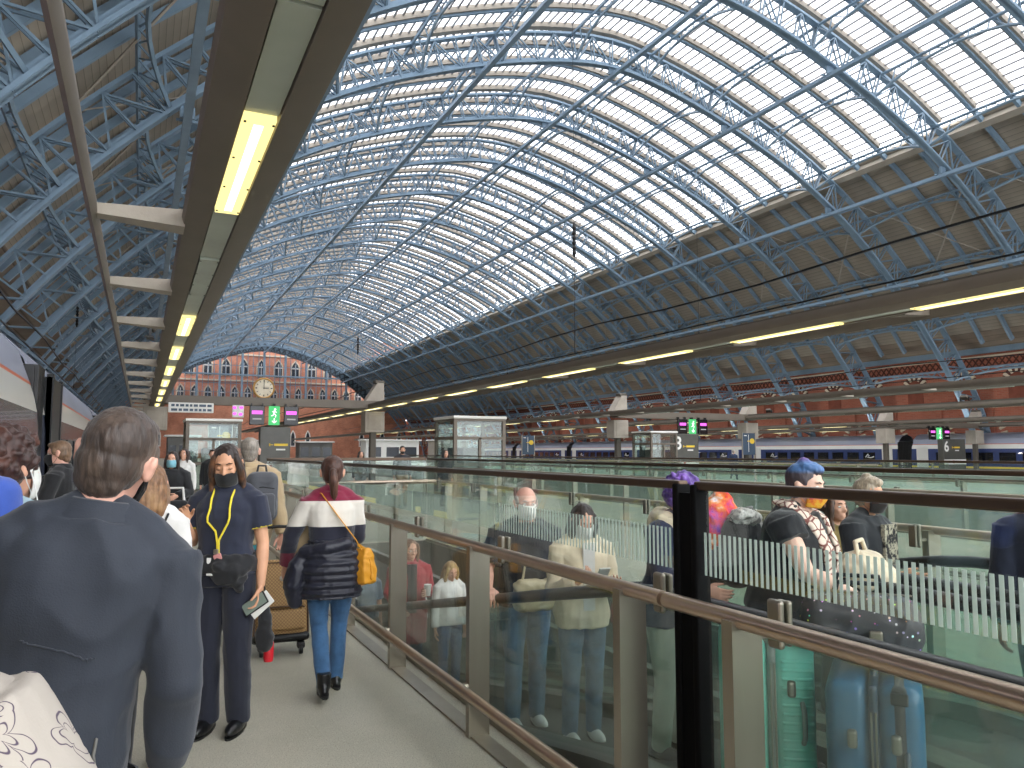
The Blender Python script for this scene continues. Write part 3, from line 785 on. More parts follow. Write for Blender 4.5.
# ---- moving ramps
M_BELT = paint('ramp_belt', '#4b4b48', .6, .3, .1, 4.)
M_CLAD = paint('ramp_steel_cladding', '#73746d', .4, .6, .1, 3.)
def rz_(y): return 0.0 if y < 2.9 else (-.2 * (y - 2.9) ** 2 / 1.2 if y < 3.5 else -.06 - .2 * (y - 3.5))
YS = [-2.5, 0, 1, 2, 2.6, 2.9, 3.1, 3.3, 3.5, 3.8, 4.5, 6, 8, 10, 13, 16]
def ramp(x0, x1, label):
    t = thing('moving_ramp', label, 'moving walkway', (0, 0, 0), 0, 'moving ramps')
    m = MB(); m.loft([[(x0 + .12, y, rz_(y) - .12), (x1 - .12, y, rz_(y) - .12), (x1 - .12, y, rz_(y)), (x0 + .12, y, rz_(y))] for y in YS]); m.build('belt', M_BELT, t)
    for x, s in ((x0, 1), (x1, -1)):
        m = MB(); m.loft([[(x - .10, y, rz_(y) - .9), (x + .10, y, rz_(y) - .9), (x + .10, y, rz_(y) + .10), (x - .10, y, rz_(y) + .10)] for y in YS]); m.build('skirt', M_CLAD, t)
        m = MB(); m.loft([[(x - .008, y, rz_(y) + .08), (x + .008, y, rz_(y) + .08), (x + .008, y, rz_(y) + .90), (x - .008, y, rz_(y) + .90)] for y in YS]); m.build('side_glass', M_GLASSD, t)
        m = MB(); m.tube([(x, y, rz_(y) + .935) for y in YS], .045, 12, flat=(1, .8)); m.build('handrail', M_RUBBER, t, smooth=True)
    return t
ramp(2.25, 3.30, 'moving ramp nearest the glass, carrying the masked passengers up')
ramp(3.62, 4.62, 'second moving ramp, on the far side of the passengers')
m = MB(); m.bx(VOID[0] + .06, 2.14, -3, 2.4, -.08, -.02); m.bx(3.42, 3.50, -3, 13.4, -.10, .02)
tag(m.build('landing_plate', M_CLAD), 'steel landing plate at the head of the moving ramps', 'floor plate')
m = MB(); m.bx(VOID[0] - .04, VOID[0] + .01, -3, 13.6, -1.3, -.02); m.bx(VOID[1] - .01, VOID[1] + .05, -3, 13.6, -1.3, -.02); m.bx(VOID[0], VOID[1], 13.58, 13.64, -1.3, -.02)
struct(m.build('trim_5', M_CLAD), 'steel edge of the ramp opening')
# pale soffit walls of the ramp shaft
m = MB(); m.bx(VOID[0] - .3, VOID[0] - .1, -3, 30, -7, -.36); m.bx(VOID[1] + .1, VOID[1] + .3, -3, 30, -7, -.36)
struct(m.build('wall_shaft', paint('shaft_wall', '#8a8474', .7, 0, .08, .8)), 'beige side walls of the ramp shaft', 'wall')
# ---- trains
M_TNAVY = paint('train_navy', '#27396b', .3, 0, .08, .3, coat=.4)
M_TNAVY2 = paint('train_dark_navy', '#2a2e3c', .22, 0, .08, .3, coat=.15)
M_TWHITE = paint('train_white', '#dcdad2', .3, 0, .04, .4, coat=.4)
M_TROOF = paint('train_roof', '#9a9eae', .5, .1, .08, .3)
M_TYEL = paint('train_yellow', '#f0d040', .4)
M_TORG = paint('train_orange_line', '#c96b4a', .4)
M_TSKIRT = paint('train_skirt', '#6e6e70', .5, .1, .1, .6)
M_TWIN = paint('train_window', '#17191f', .08, 0, .1, .3, coat=1.)
def train(name, label, x, s, y0, cars, L, gap, navy, doors=True, zs=1.0):
    """s: direction from the side that faces the platform into the train"""
    t = thing(name, label, 'train', (x, 0, 0))
    prof = [(.06, -1.0), (0, -.2), (0, .20), (0, .36), (.0, 1.0), (.02, 1.6), (.05, 1.88), (.10, 2.08), (.16, 2.25), (.18, 2.30), (.36, 2.72), (.8, 3.1), (1.4, 3.24)]
    prof = [(u, v * zs if v > 0 else v) for u, v in prof]
    bands = (('skirt', 0, 2, M_TSKIRT), ('yellow_stripe', 2, 3, M_TYEL), ('side_panel', 3, 6, navy), ('white_band', 6, 8, M_TWHITE), ('orange_line', 8, 9, M_TORG), ('roof', 9, 12, M_TROOF))
    full = lambda u, v, q: (s * u, q, v)
    mir = lambda u, v, q: (s * (2.8 - u), q, v)
    for c in range(cars):
        a = y0 + c * (L + gap); b = a + L
        car = bpy.data.objects.new('carriage', None); COL.objects.link(car); car.parent = t
        for nm, i, j, mt in bands:
            pl = prof[i:j + 1]; pl2 = [(u + .05, v) for u, v in reversed(pl)]
            m = MB(); m.extrude(pl + pl2, a, b, full); m.extrude(pl + pl2, a, b, mir); m.build(nm, mt, car, auto=25)
        m = MB(); m.bx(s * .06, s * 2.74, a, b, -1, 1.6 * zs); m.bx(s * .42, s * 2.38, a, b, 1.6 * zs, 2.6 * zs); m.build('body_core', M_TSKIRT, car)
        w = MB(); n = max(3, int(L / 2.3)); st = (L - 4.4) / n
        for k in range(n): w.box((s * .0 , a + 2.2 + st * (k + .5), 1.2 * zs), (.05, st * .72, .72 * zs))
        w.build('window', M_TWIN, car)
        if doors:
            for ye in (a + 1.1, b - 1.1):
                d = MB(); d.rbox((-s * .005 + s * .01, ye, 1.12), (.06, 1.15, 1.85), .02); dd = d.build('door', M_TWHITE, car)
        m = MB()                                   # white flourish mark by the car end
        for ye in (a + 2.6, b - 4.2):
            pts = [(-s * .03, ye + .9 - dy, 1.1 + dz) for dy, dz in ((0, 0), (.25, .28), (.4, .12), (.2, -.02), (.55, -.06), (.9, .03))]
            m.tube(pts, .05, 6)
        m.build('emblem', M_WHITE, car)
        if c < cars - 1:
            m = MB(); m.bx(s * .12, s * 2.7, b - .02, b + gap + .02, -.8, 2.5 * zs)
            for r_ in np.arange(b + .06, b + gap, .16): m.bx(s * .06, s * 2.74, r_, r_ + .07, -.8, 2.55 * zs)
            m.build('gangway', M_RUBBER, t)
    return t
NEAR_TRAIN = train('train', 'dark high speed train standing at the near left platform edge', -1.52, -1, -4.3, 8, 19.2, .95, M_TNAVY2, doors=False, zs=1.2)
train('train', 'blue high speed train with yellow stripe by the far brick wall', 64.5, 1, 8.0, 8, 19.5, 1.5, M_TNAVY)
# open doorway of the near train where a man is boarding
m = MB(); m.bx(-.05, .06, -.95, -.8, .3, 3.0); m.bx(-.05, .06, .8, .95, .3, 3.0); m.bx(-.12, .04, -.95, .95, .3, 2.95); m.xf(Matrix.Translation((0, 17.0, 0))).build('doorway', M_BLACK, NEAR_TRAIN)
# ---- overhead wires
def wire(x, zc, label, y0, y1, hang):
    t = thing('overhead_wire', label, 'cable', (x, 0, 0), 0, 'overhead line wires')
    MB().bar((0, y0, zc), (0, y1, zc), .05).build('contact_wire', M_BLACK, t)
    m = MB(); prev = None
    for k in range(int((y1 - y0) / 5) + 1):
        y = y0 + 5 * k; q = (0, y, zc + 1.0 + .12 * math.cos(2 * math.pi * (y - hang[0]) / 20))
        if prev: m.bar(prev, q, .06)
        prev = q
    m.build('carrier_wire', M_BLACK, t)
    for y in hang:
        m = MB(); m2 = MB(); m.bar((0, y, zc), (0, y, zc + 1.1), .04)
        ztop = at_u(HALF, min(39, abs(x - XC))).y - .6
        m.bar((0, y, zc + 1.1), (0, y, ztop), .016)
        m2.lathe([(.03, 0), (.06, .05)] + [((.11 if j % 2 else .06), .1 + .12 * j) for j in range(12)] + [(.05, 1.6), (.03, 1.7)], 10, (0, y, zc + 4.6)); m2.build('insulator', M_BLACK, t); m.build('dropper', M_BLACK, t)
wire(18.2, 6.2, 'black overhead line wire above the first track beyond the platform', 4, 190, [31.0, 71.5])
wire(-4.6, 6.2, 'black overhead line wire above the near left train', 15, 190, [64.7])
wire(45, 6.2, 'thin overhead line wire above the track beyond the middle platform', 20, 190, [54.6, 95])
# ---- added fill floodlights, put on the gantries to brighten roof boards and brick wall
fl0 = None
for gi, (gx_, aim, pw) in enumerate(((64.2, (.75, 0, .75), 170.), (38.9, (.85, .1, .62), 420.), (.1, (-.65, .1, .75), 160.))):
    for k in range((11, 8, 6)[gi]):
        yy = (24, 26, 20)[gi] + (10.1, 14, 14)[gi] * k; zz = (3.96, 4.16, 4.3)[gi]
        lb = 'small added fill floodlight on the %s gantry, %s from the camera end' % (('far wall side', 'middle platform', 'near left')[gi], ORD[k])
        if fl0 is None:
            fl0 = thing('floodlight', lb, 'floodlight', (gx_, yy, zz), 0, 'added fill floodlights'); fo = fl0  # added fixture, only there to carry the fill light
            m = MB(); m.rbox((0, 0, .28), (.30, .40, .14), .03, Matrix.Rotation(R(35), 3, 'Y')); m.build('added_lamp_head', M_GANTRY2, fl0, auto=50)
            m = MB(); m.bx(-.03, .03, -.24, -.20, 0, .30); m.bx(-.03, .03, .20, .24, 0, .30); m.bx(-.08, .08, -.24, .24, -.02, .02); m.build('bracket', M_BLACK, fl0)
        else: fo = dup(fl0, (gx_, yy, zz), None, lb)
        ld = bpy.data.lights.new('added_fill_lamp', 'SPOT'); ld.energy = pw; ld.spot_size = R(150); ld.spot_blend = .9; ld.shadow_soft_size = .18; ld.color = (1, .95, .88)  # added fill light lifting the dark boards and wall
        lo = bpy.data.objects.new('added_fill_lamp', ld); COL.objects.link(lo); v_ = Vector(aim).normalized()
        lo.location = Vector((gx_, yy, zz + .28)) + v_ * .30; lo.rotation_euler = v_.to_track_quat('-Z', 'Y').to_euler()
# far concourse clutter: ticket-line blocks under the clock
for q, (x, y, w, d, h, mt, lb) in enumerate(((16, 150, 7, 4, 3.6, M_CONC, 'pale kiosk under the right end of the clock screen'), (24, 120, 5, 3, 3.0, M_GREY, 'grey kiosk far along the track'), (33, 110, 8, 3, 3.2, M_WHITE, 'white kiosk on the far middle platform'), (46, 120, 6, 3, 3.4, M_CONC, 'beige kiosk beyond the middle platform'), (4, 90, 3, 3, 3.2, M_GREY, 'grey kiosk beyond the portal on the near platform'))):
    k = thing('kiosk', lb, 'kiosk', (x, y, 0))
    MB().rbox((0, 0, h / 2), (w, d, h), .08).build('cabin', mt, k); MB().rbox((0, 0, h + .1), (w + .6, d + .6, .2), .05).build('roof', M_WHITE, k)
    m = MB()
    for j in range(3): m.bx(-w / 2 + w * (j + .15) / 3, -w / 2 + w * (j + .85) / 3, -d / 2 - .02, -d / 2 + .02, .9, 2.3)
    m.build('window', M_DKWIN, k)
# ================================================================== PEOPLE BUILDER
DETAIL = 1.0
def remesh(mb, vox, it=4, fac=.5):
    me = mb.mesh('shape'); o = bpy.data.objects.new('shape', me); COL.objects.link(o)
    r = o.modifiers.new('remesh', 'REMESH'); r.mode = 'VOXEL'; r.voxel_size = vox; r.use_smooth_shade = True
    if it:
        s = o.modifiers.new('smooth', 'SMOOTH'); s.iterations = it; s.factor = fac
    dg = bpy.context.evaluated_depsgraph_get()
    out = bpy.data.meshes.new_from_object(o.evaluated_get(dg))
    bpy.data.objects.remove(o); bpy.data.meshes.remove(me)
    return out
def displace(me, fn):
    n = len(me.vertices); co = np.empty(n * 3); me.vertices.foreach_get('co', co); no = np.empty(n * 3); me.vertices.foreach_get('normal', no)
    co = co.reshape(-1, 3); no = no.reshape(-1, 3); d = np.array([fn(Vector(c), Vector(q)) for c, q in zip(co, no)])
    me.vertices.foreach_set('co', (co + no * d[:, None]).ravel()); me.update(); return me
from mathutils.bvhtree import BVHTree
def snap(me, pts, off=.003):
    """lay points onto a surface"""
    bv = BVHTree.FromPolygons([v.co[:] for v in me.vertices], [p.vertices[:] for p in me.polygons]); out = []
    for p in pts:
        c, n, i, d = bv.find_nearest(Vector(p)); out.append(c + n * off)
    return out
def dense(pts, n=6):
    out = []
    for a, b in zip(pts, pts[1:]):
        for k in range(n): out.append(Vector(a).lerp(Vector(b), k / n))
    out.append(Vector(pts[-1])); return out
def folds(amp, f, st=(1, 1, 1), amp2=0.0):
    def fn(p, q):
        v = Vector((p.x * f * st[0], p.y * f * st[1], p.z * f * st[2])); w = noise.noise_vector(v * .6) * .8
        a = 1 - 2 * abs(noise.noise(v + w)); return amp * (a - .45) + amp2 * noise.noise(v * .35)
    return fn
def merge_mesh(a, mb):
    """append plain geometry to a mesh"""
    v = [tuple(x.co) for x in a.vertices]; f = [tuple(p.vertices) for p in a.polygons]; o = len(v)
    v += mb.v; f += [tuple(i + o for i in q) for q in mb.f]
    me = bpy.data.meshes.new('shape'); me.from_pydata(v, [], f); me.update(); return me
def mesh_mb(me):
    m = MB(); m.v = [tuple(x.co) for x in me.vertices]; m.f = [tuple(p.vertices) for p in me.polygons]; return m
def sring(c, rx, ry, n=20, e=2.4):
    out = []
    for k in range(n):
        a = 2 * math.pi * k / n; ca, sa = math.cos(a), math.sin(a)
        out.append(Vector((c[0] + rx * math.copysign(abs(ca) ** (2 / e), ca), c[1] + ry * math.copysign(abs(sa) ** (2 / e), sa), c[2])))
    return out
MALE = [(.84, .150, .108, 0), (.92, .170, .122, -.008), (1.02, .157, .114, 0), (1.12, .154, .112, .006), (1.24, .168, .122, .006), (1.33, .176, .117, 0), (1.385, .150, .100, -.008), (1.43, .102, .076, -.014), (1.475, .062, .062, -.012)]
FEMALE = [(.84, .158, .112, 0), (.92, .176, .126, -.012), (1.02, .150, .110, -.002), (1.10, .130, .098, .004), (1.22, .145, .108, .006), (1.32, .156, .106, 0), (1.375, .134, .092, -.008), (1.42, .090, .068, -.014), (1.47, .054, .055, -.012)]
def tor(rings, z):
    for a, b in zip(rings, rings[1:]):
        if a[0] <= z <= b[0]:
            t = (z - a[0]) / (b[0] - a[0]); return tuple(a[i] + (b[i] - a[i]) * t for i in range(4))
    return rings[0] if z < rings[0][0] else rings[-1]
def hand(mb, w, d, n, side, curl=.35, s=1.0, spread=.1, point=None):
    """palm, four fingers and a thumb. w wrist, d finger direction, n the way the palm faces, side +1 right hand / -1 left"""
    d = Vector(d).normalized(); n = Vector(n); n = (n - d * n.dot(d)).normalized(); a = d.cross(n).normalized() * side   # a: towards the little finger or thumb
    th = a
    W_ = Vector(w); rings = []
    for t, hw, ht in ((-.03, .026, .021), (.0, .028, .02), (.03, .037, .017), (.06, .042, .015), (.088, .041, .012), (.096, .036, .009)):
        c = W_ + d * (t * s); rg = []
        for k in range(12):
            q = 2 * math.pi * k / 12; rg.append(c + a * (hw * s * math.cos(q)) + n * (ht * s * math.sin(q)))
        rings.append(rg)
    mb.loft(rings)
    for k, (off, L) in enumerate(((-.031, .9), (-.0105, 1.0), (.0105, .95), (.031, .76))):   # index .. little
        b = W_ + d * (.088 * s) + th * (-off * s) ; ang = 0; p = b; pts = [b - d * .012 * s]; fd = (d + th * (-off * spread / .03 * .5)).normalized()
        pts.append(p)
        c_ = curl * (1 + .12 * k)
        for seg, ln in enumerate((.042, .027, .022)):
            ang += c_ * (.7, 1.1, .8)[seg]; p = p + (fd * math.cos(ang) + n * math.sin(ang)) * (ln * L * s); pts.append(p)
        mb.tube(pts, [.0098 * s, .0098 * s, .0088 * s, .0078 * s, .0062 * s], 8)
    b = W_ + d * (.022 * s) + th * (.026 * s); t1 = (d * .75 + th * .75 + n * .25).normalized(); t2 = (d * .95 + th * .2 + n * (.25 + curl * .5)).normalized()
    p1 = b + t1 * .034 * s; p2 = p1 + t2 * .030 * s; p3 = p2 + (t2 + n * .3 * curl).normalized() * .024 * s
    mb.tube([b - t1 * .012 * s, b, p1, p2, p3], [.013 * s, .0135 * s, .0115 * s, .0098 * s, .0075 * s], 8)
def head_shape(mb, H, s, fem=False, ears=True):
    """H maps head space (y forward, origin at ear height) to the body's space"""
    f = lambda p: H @ Vector(p)
    def E(c, r, rot=None, nu=16, nv=10): mb.ell(c, r, rot, nu, nv, f)
    E((0, -.014, .030), (.074, .094, .086), None, 24, 14)
    E((0, .018, -.012), (.066, .070, .085), None, 20, 12)
    E((0, .026, -.055), (.052 if fem else .057, .058, .058), None, 18, 10)
    E((0, .066, -.098), (.022 if fem else .027, .020, .018))
    E((0, .076, .034), (.047, .013, .010))                       # brow
    for q in (-1, 1):
        E((q * .038, .060, -.022), (.022, .022, .020))           # cheek
        if ears:
            E((q * .079, -.012, -.006), (.013, .018, .031)); E((q * .087, -.020, .010), (.008, .014, .020))
    mb.tube([f((0, .080, .022)), f((0, .092, .0)), f((0, .104, -.022))], [.0075 * s, .0095 * s, .0125 * s], 8)
    for q in (-1, 1): E((q * .0105, .092, -.027), (.008, .010, .007), None, 8, 6)
    E((0, .084, -.060), (.024, .0085, .0065)); E((0, .083, -.071), (.021, .0085, .0068))
class Person: pass
SKINS = {'light': '#d8a48a', 'pink': '#dba894', 'tan': '#cf9b7a', 'brown': '#a86f4e', 'pale': '#e2b9a4'}
def M_skin(k): return paint('skin_' + k, SKINS[k], .5, 0, .07, 9., .001, 120.)
def cloth(nm, c, rough=.85, bump=.002, bs=220., sheen=.25, var=.12, sc=7., coat=0.): return paint('cloth_' + nm, c, rough, 0, var, sc, bump, bs, sheen, coat)
M_EYE = paint('eye_white', '#efe9e2', .2, 0, .02); M_IRIS = paint('eye_dark', '#2a1c14', .2, 0, .02)
def person(label, loc, rz, H=1.70, fem=False, wide=1.0, lean=0., tilt=0., twist=0., arms=None, legs=None, hands=None, head=(0, 0, 0), skin='light',
           vox=.007, top=None, sleeve='long', hem=.88, loose=.016, topfold=(.006, 9), bottom=None, leg_r=1.0, shoes=None, boot=False, ears=True, eyes=True, lids=False, brows='#3a2a20', cuffs=.0, collar=None, belly=0., feet=True, nosleeve=False):
    P = Person(); s = H / 1.70; P.s = s
    root = thing('person', label, 'person', loc, R(rz)); P.root = root
    rg = [(z, rx * wide, ry * (1 + (wide - 1) * 1.1), y) for z, rx, ry, y in (FEMALE if fem else MALE)]
    if belly: rg = [(z, rx, ry + belly * math.exp(-((z - 1.08) / .12) ** 2), y + belly * .7 * math.exp(-((z - 1.08) / .12) ** 2)) for z, rx, ry, y in rg]
    def T(p):
        p = Vector(p); t = max(0., min(1., (p.z - .9) / .25)); c = Vector((0, 0, .95))
        if p.z > .9:
            M = Matrix.Rotation(R(tilt) * t, 3, 'Y') @ Matrix.Rotation(-R(lean) * t, 3, 'X') @ Matrix.Rotation(R(twist) * t, 3, 'Z')
            p = M @ (p - c) + c
        return p * s
    P.T = T
    torso = lambda infl, z0, z1, dz=.03: [[T(q) for q in sring((0, tor(rg, z)[3], z), tor(rg, z)[1] + infl, tor(rg, z)[2] + infl)] for z in np.linspace(z0, z1, max(3, int((z1 - z0) / dz)))]
    # joints
    sw = (.176 if not fem else .156) * (1 + (wide - 1) * .8); SH = {q: T((q * sw, -.012, 1.385)) for q in (-1, 1)}
    arms = arms or {}
    EL, WR_ = {}, {}
    for q in (-1, 1):
        u, f_ = arms.get(q, ((q * .16, -.04, -1), (q * .06, .16, -1)))
        EL[q] = SH[q] + Vector(u).normalized() * .285 * s; WR_[q] = EL[q] + Vector(f_).normalized() * .245 * s
    legs = legs or {}
    HP, KN, AN = {}, {}, {}
    for q in (-1, 1):
        HP[q] = Vector((q * .085 * (1 + (wide - 1) * .6), 0, .90)) * s
        k, a = legs.get(q, ((q * .09, .015, .48), (q * .095, -.02, .085)))
        KN[q] = Vector(k) * s; AN[q] = Vector(a) * s
    P.SH, P.EL, P.WR, P.HP, P.KN, P.AN = SH, EL, WR_, HP, KN, AN
    # head frame
    nk = T((0, -.012, 1.47)); hb = Matrix.Rotation(R(head[0]), 3, 'Z') @ Matrix.Rotation(R(head[1]), 3, 'X') @ Matrix.Rotation(R(head[2]), 3, 'Y')
    tor_rot = Matrix.Rotation(R(tilt), 3, 'Y') @ Matrix.Rotation(-R(lean), 3, 'X') @ Matrix.Rotation(R(twist) * .5, 3, 'Z')
    pivot = T((0, .0, 1.515)); hr = tor_rot.lerp(Matrix.Identity(3), .6) @ hb if hasattr(Matrix, 'lerp') else hb
    HM = Matrix.Translation(pivot) @ hr.to_4x4() @ Matrix.Scale(s, 4) @ Matrix.Translation((0, .018, .072))
    P.HM = HM; P.hf = lambda p: HM @ Vector(p)
    # body: one continuous skin
    b = MB(); aw = (1 + (wide - 1) * .9)
    b.loft(torso(-.006, .86, 1.475)); b.tube([T((0, -.016, 1.42)), P.hf((0, -.022, -.075)), P.hf((0, -.016, -.02))], [.058 * s, .051 * s * (1 if not fem else .9), .05 * s], 14)
    head_shape(b, HM, s, fem, ears)
    for q in (-1, 1):
        b.tube([SH[q] + Vector((-q * .05, 0, .01)) * s, SH[q], SH[q].lerp(EL[q], .5), EL[q], EL[q].lerp(WR_[q], .35), WR_[q]], [.043 * s * aw, .043 * s * aw, .042 * s * aw, .036 * s * aw, .037 * s * aw, .026 * s], 12)
        b.tube([HP[q], HP[q].lerp(KN[q], .5), KN[q], KN[q].lerp(AN[q], .3), AN[q]], [.08 * s * aw, .064 * s * aw, .044 * s, .044 * s, .034 * s], 12)
        if feet:
            b.ell(AN[q] + Vector((0, .05, -.045)) * s, (.038 * s, .11 * s, .032 * s))
    me = remesh(b, vox, 3)
    hands = hands or {}
    hm = MB()
    for q in (-1, 1):
        h = hands.get(q, {})
        if h is None: continue
        d = h.get('d', (WR_[q] - EL[q])); n = h.get('n', (-q, .2, 0))
        one = MB(); hand(one, WR_[q] + Vector(d).normalized() * .012 * s, d, n, q * h.get('flip', 1), h.get('curl', .35), s * (1.0 if not fem else .94), h.get('spread', .1))
        if vox <= .0075:
            r = remesh(one, .0042, 2); one = mesh_mb(r); bpy.data.meshes.remove(r)
        hm.v, hm.f = hm.v + one.v, hm.f + [tuple(i + len(hm.v) for i in f_) for f_ in one.f]
    me = merge_mesh(me, hm)
    P.body = link('body', me, M_skin(skin), root, smooth=True)
    if eyes:
        for q in (-1, 1):
            e = MB(); e.ell((q * .031, .070, .006), (.0135, .0125, .0105), None, 12, 8, P.hf); eo = e.build('eye', M_EYE if not lids else M_skin(skin), root, True)
            if not lids:
                i_ = MB(); i_.ell((q * .031, .0805, .005), (.0058, .003, .0060), None, 8, 6, P.hf); i_.build('iris', M_IRIS, eo, True)
            else:
                i_ = MB(); i_.tube([P.hf((q * .031 - .013, .079, .0)), P.hf((q * .031, .084, -.004)), P.hf((q * .031 + .013, .079, .0))], .0022 * s, 6); i_.build('eyelash', M_IRIS, eo)
            bw = MB(); bw.tube([P.hf((q * .016, .086, .030)), P.hf((q * .032, .084, .036)), P.hf((q * .048, .074, .031))], [.003 * s, .0042 * s, .0022 * s], 6); bw.build('eyebrow', paint('brow_' + brows[1:], brows, .9), root, True)
    # clothes
    if top is not None:
        m = MB(); m.loft(torso(loose, hem, 1.45) if hem < 1.4 else torso(loose, .9, 1.45))
        if fem:
            for q in (-1, 1): m.ell((q * .066 * wide, .085 * wide, 1.255), (.062, .05, .06), None, 12, 8, T)
        ar = loose * .75
        for q in (-1, 1):
            m.ell(SH[q] + Vector((-q * .028, 0, -.012)) * s, (.072 * s * aw + ar, .062 * s * aw + ar, .050 * s * aw + ar * .7)); m.tube([T((q * .03, -.02, 1.452)), T((q * .10, -.018, 1.418)), SH[q] + Vector((-q * .01, 0, -.01)) * s], [.045 * s + ar * .5, .047 * s + ar * .6, .044 * s + ar * .6], 12)
            if nosleeve: continue
            if sleeve == 'long':
                wz = EL[q].lerp(WR_[q], 1 - cuffs)
                m.tube([SH[q], SH[q].lerp(EL[q], .5), EL[q], EL[q].lerp(wz, .5), wz], [(.056 * aw) * s + ar, .048 * s * aw + ar, .042 * s * aw + ar, .038 * s * aw + ar, .030 * s + ar], 14, rnd=False)
                m.ell(EL[q], .043 * s * aw + ar)
            else:
                e_ = SH[q].lerp(EL[q], sleeve if isinstance(sleeve, float) else .62)
                m.tube([SH[q], SH[q].lerp(e_, .5), e_], [.057 * s * aw + ar, .054 * s * aw + ar, .052 * s * aw + ar * 1.3], 14, rnd=False)
        me = remesh(m, max(vox, .0075), 3)
        if topfold: displace(me, folds(topfold[0] * s, topfold[1], (1, 1, .8), topfold[0] * .8 * s))
        P.top = link('top', me, top, root, smooth=True)
        if collar:
            m = MB(); n_ = 22; rr = []
            for z, infl in ((1.44, .022), (1.465, .020), (1.49, .014), (1.494, .008), (1.45, .004)):
                c = tor(rg, min(z, 1.47)); rr.append([T((( c[1] + infl) * math.cos(2 * math.pi * k / n_), c[3] + .004 + (c[2] + infl) * math.sin(2 * math.pi * k / n_), z)) for k in range(n_)])
            m.loft(rr, cap=False); m.build('collar', collar, root, smooth=True)
    if bottom is not None:
        m = MB(); m.loft(torso(.006, .86, 1.03))
        for q in (-1, 1):
            an = AN[q] + Vector((0, 0, -.03)) * s
            m.tube([HP[q] + Vector((0, 0, .03)) * s, HP[q].lerp(KN[q], .35), KN[q], KN[q].lerp(an, .45), an], [.098 * s * aw, .088 * s * aw, .066 * s * leg_r, .064 * s * leg_r, .056 * s * leg_r], 16, rnd=False)
        me = remesh(m, max(vox, .0075), 3); displace(me, folds(.005 * s, 8, (1, 1, .7), .003 * s)); P.bot = link('trousers', me, bottom, root, smooth=True)
    if shoes is not None:
        for q in (-1, 1):
            m = MB(); c = AN[q]; foot = KN[q] - AN[q]; z0 = c.z - .085 * s
            def flat(p):
                if p.z < z0 + .002: p = Vector((p.x, p.y, z0 + .002))
                return p
            m.ell(c + Vector((0, .052, -.048)) * s, (.045 * s, .135 * s, .046 * s), None, 18, 12, flat); m.ell(c + Vector((0, -.012, -.035)) * s, (.040 * s, .062 * s, .058 * s), None, 16, 10, flat)
            if boot: m.tube([c + Vector((0, -.01, -.03)) * s, c + Vector((0, -.012, .07)) * s], [.047 * s, .05 * s], 14, rnd=False); m.bx(c.x - .03 * s, c.x + .03 * s, c.y - .07 * s, c.y - .01 * s, z0, z0 + .03 * s)
            me = remesh(m, .0065, 2); so = link('boot' if boot else 'shoe', me, shoes, root, smooth=True)
            m = MB(); m.extrude([(.043 * s * math.cos(a) * (1 if math.sin(a) > 0 else .88), .155 * s * math.sin(a)) for a in np.linspace(0, 2 * math.pi, 20, endpoint=False)], 0, .012 * s, lambda u, v, t: Vector((c.x + u, c.y + .035 * s + v, z0 + t))); m.build('sole', M_RUBBER, so)
    return P
def world(P, p): return P.root.matrix_basis @ Vector(p)
def held(P, name, label, cat, base, group=None):
    """a thing carried or worn: its own top-level Empty, built in the person's axes"""
    b = Vector(base); t = thing(name, label, cat, (0, 0, 0), P.root.rotation_euler.z, group); t.location = P.root.location + Matrix.Rotation(P.root.rotation_euler.z, 3, 'Z') @ b
    t['_b'] = 0; del t['_b']; P_ = Matrix.Translation(-b)
    return t, P_
# ---- hair
def M_hair(nm, c, c2=None):
    key = 'hair_' + nm
    if key in _MATS: return _MATS[key]
    t = NT(key); v = t.coord('Object', (1, 1, .22)); n = t.noise(v, 90., 3.); n2 = t.noise(t.coord('Object'), 9., 3.)
    c = lin(c); dk = tuple(x * .5 for x in c[:3]) + (1,); hi = lin(c2) if c2 else tuple(min(1, x * 1.5) for x in c[:3]) + (1,)
    col = t.mix(t.ramp(n, [(.35, (0, 0, 0, 1)), (.65, (1, 1, 1, 1))]), dk, c); col = t.mix(t.ramp(n2, [(.5, (0, 0, 0, 1)), (.68, (.8, .8, .8, 1))]), col, hi)
    t.bsdf(col, .5, 0, n, .004, .8, .15); _MATS[key] = t.m; return t.m
def strands(amp, f=70.):
    return lambda p, q: amp * (noise.noise(Vector((p.x * f, p.y * f, p.z * f * .22))) + .4 * noise.noise(Vector((p.x * f * .3, p.y * f * .3, p.z * f * .12))))
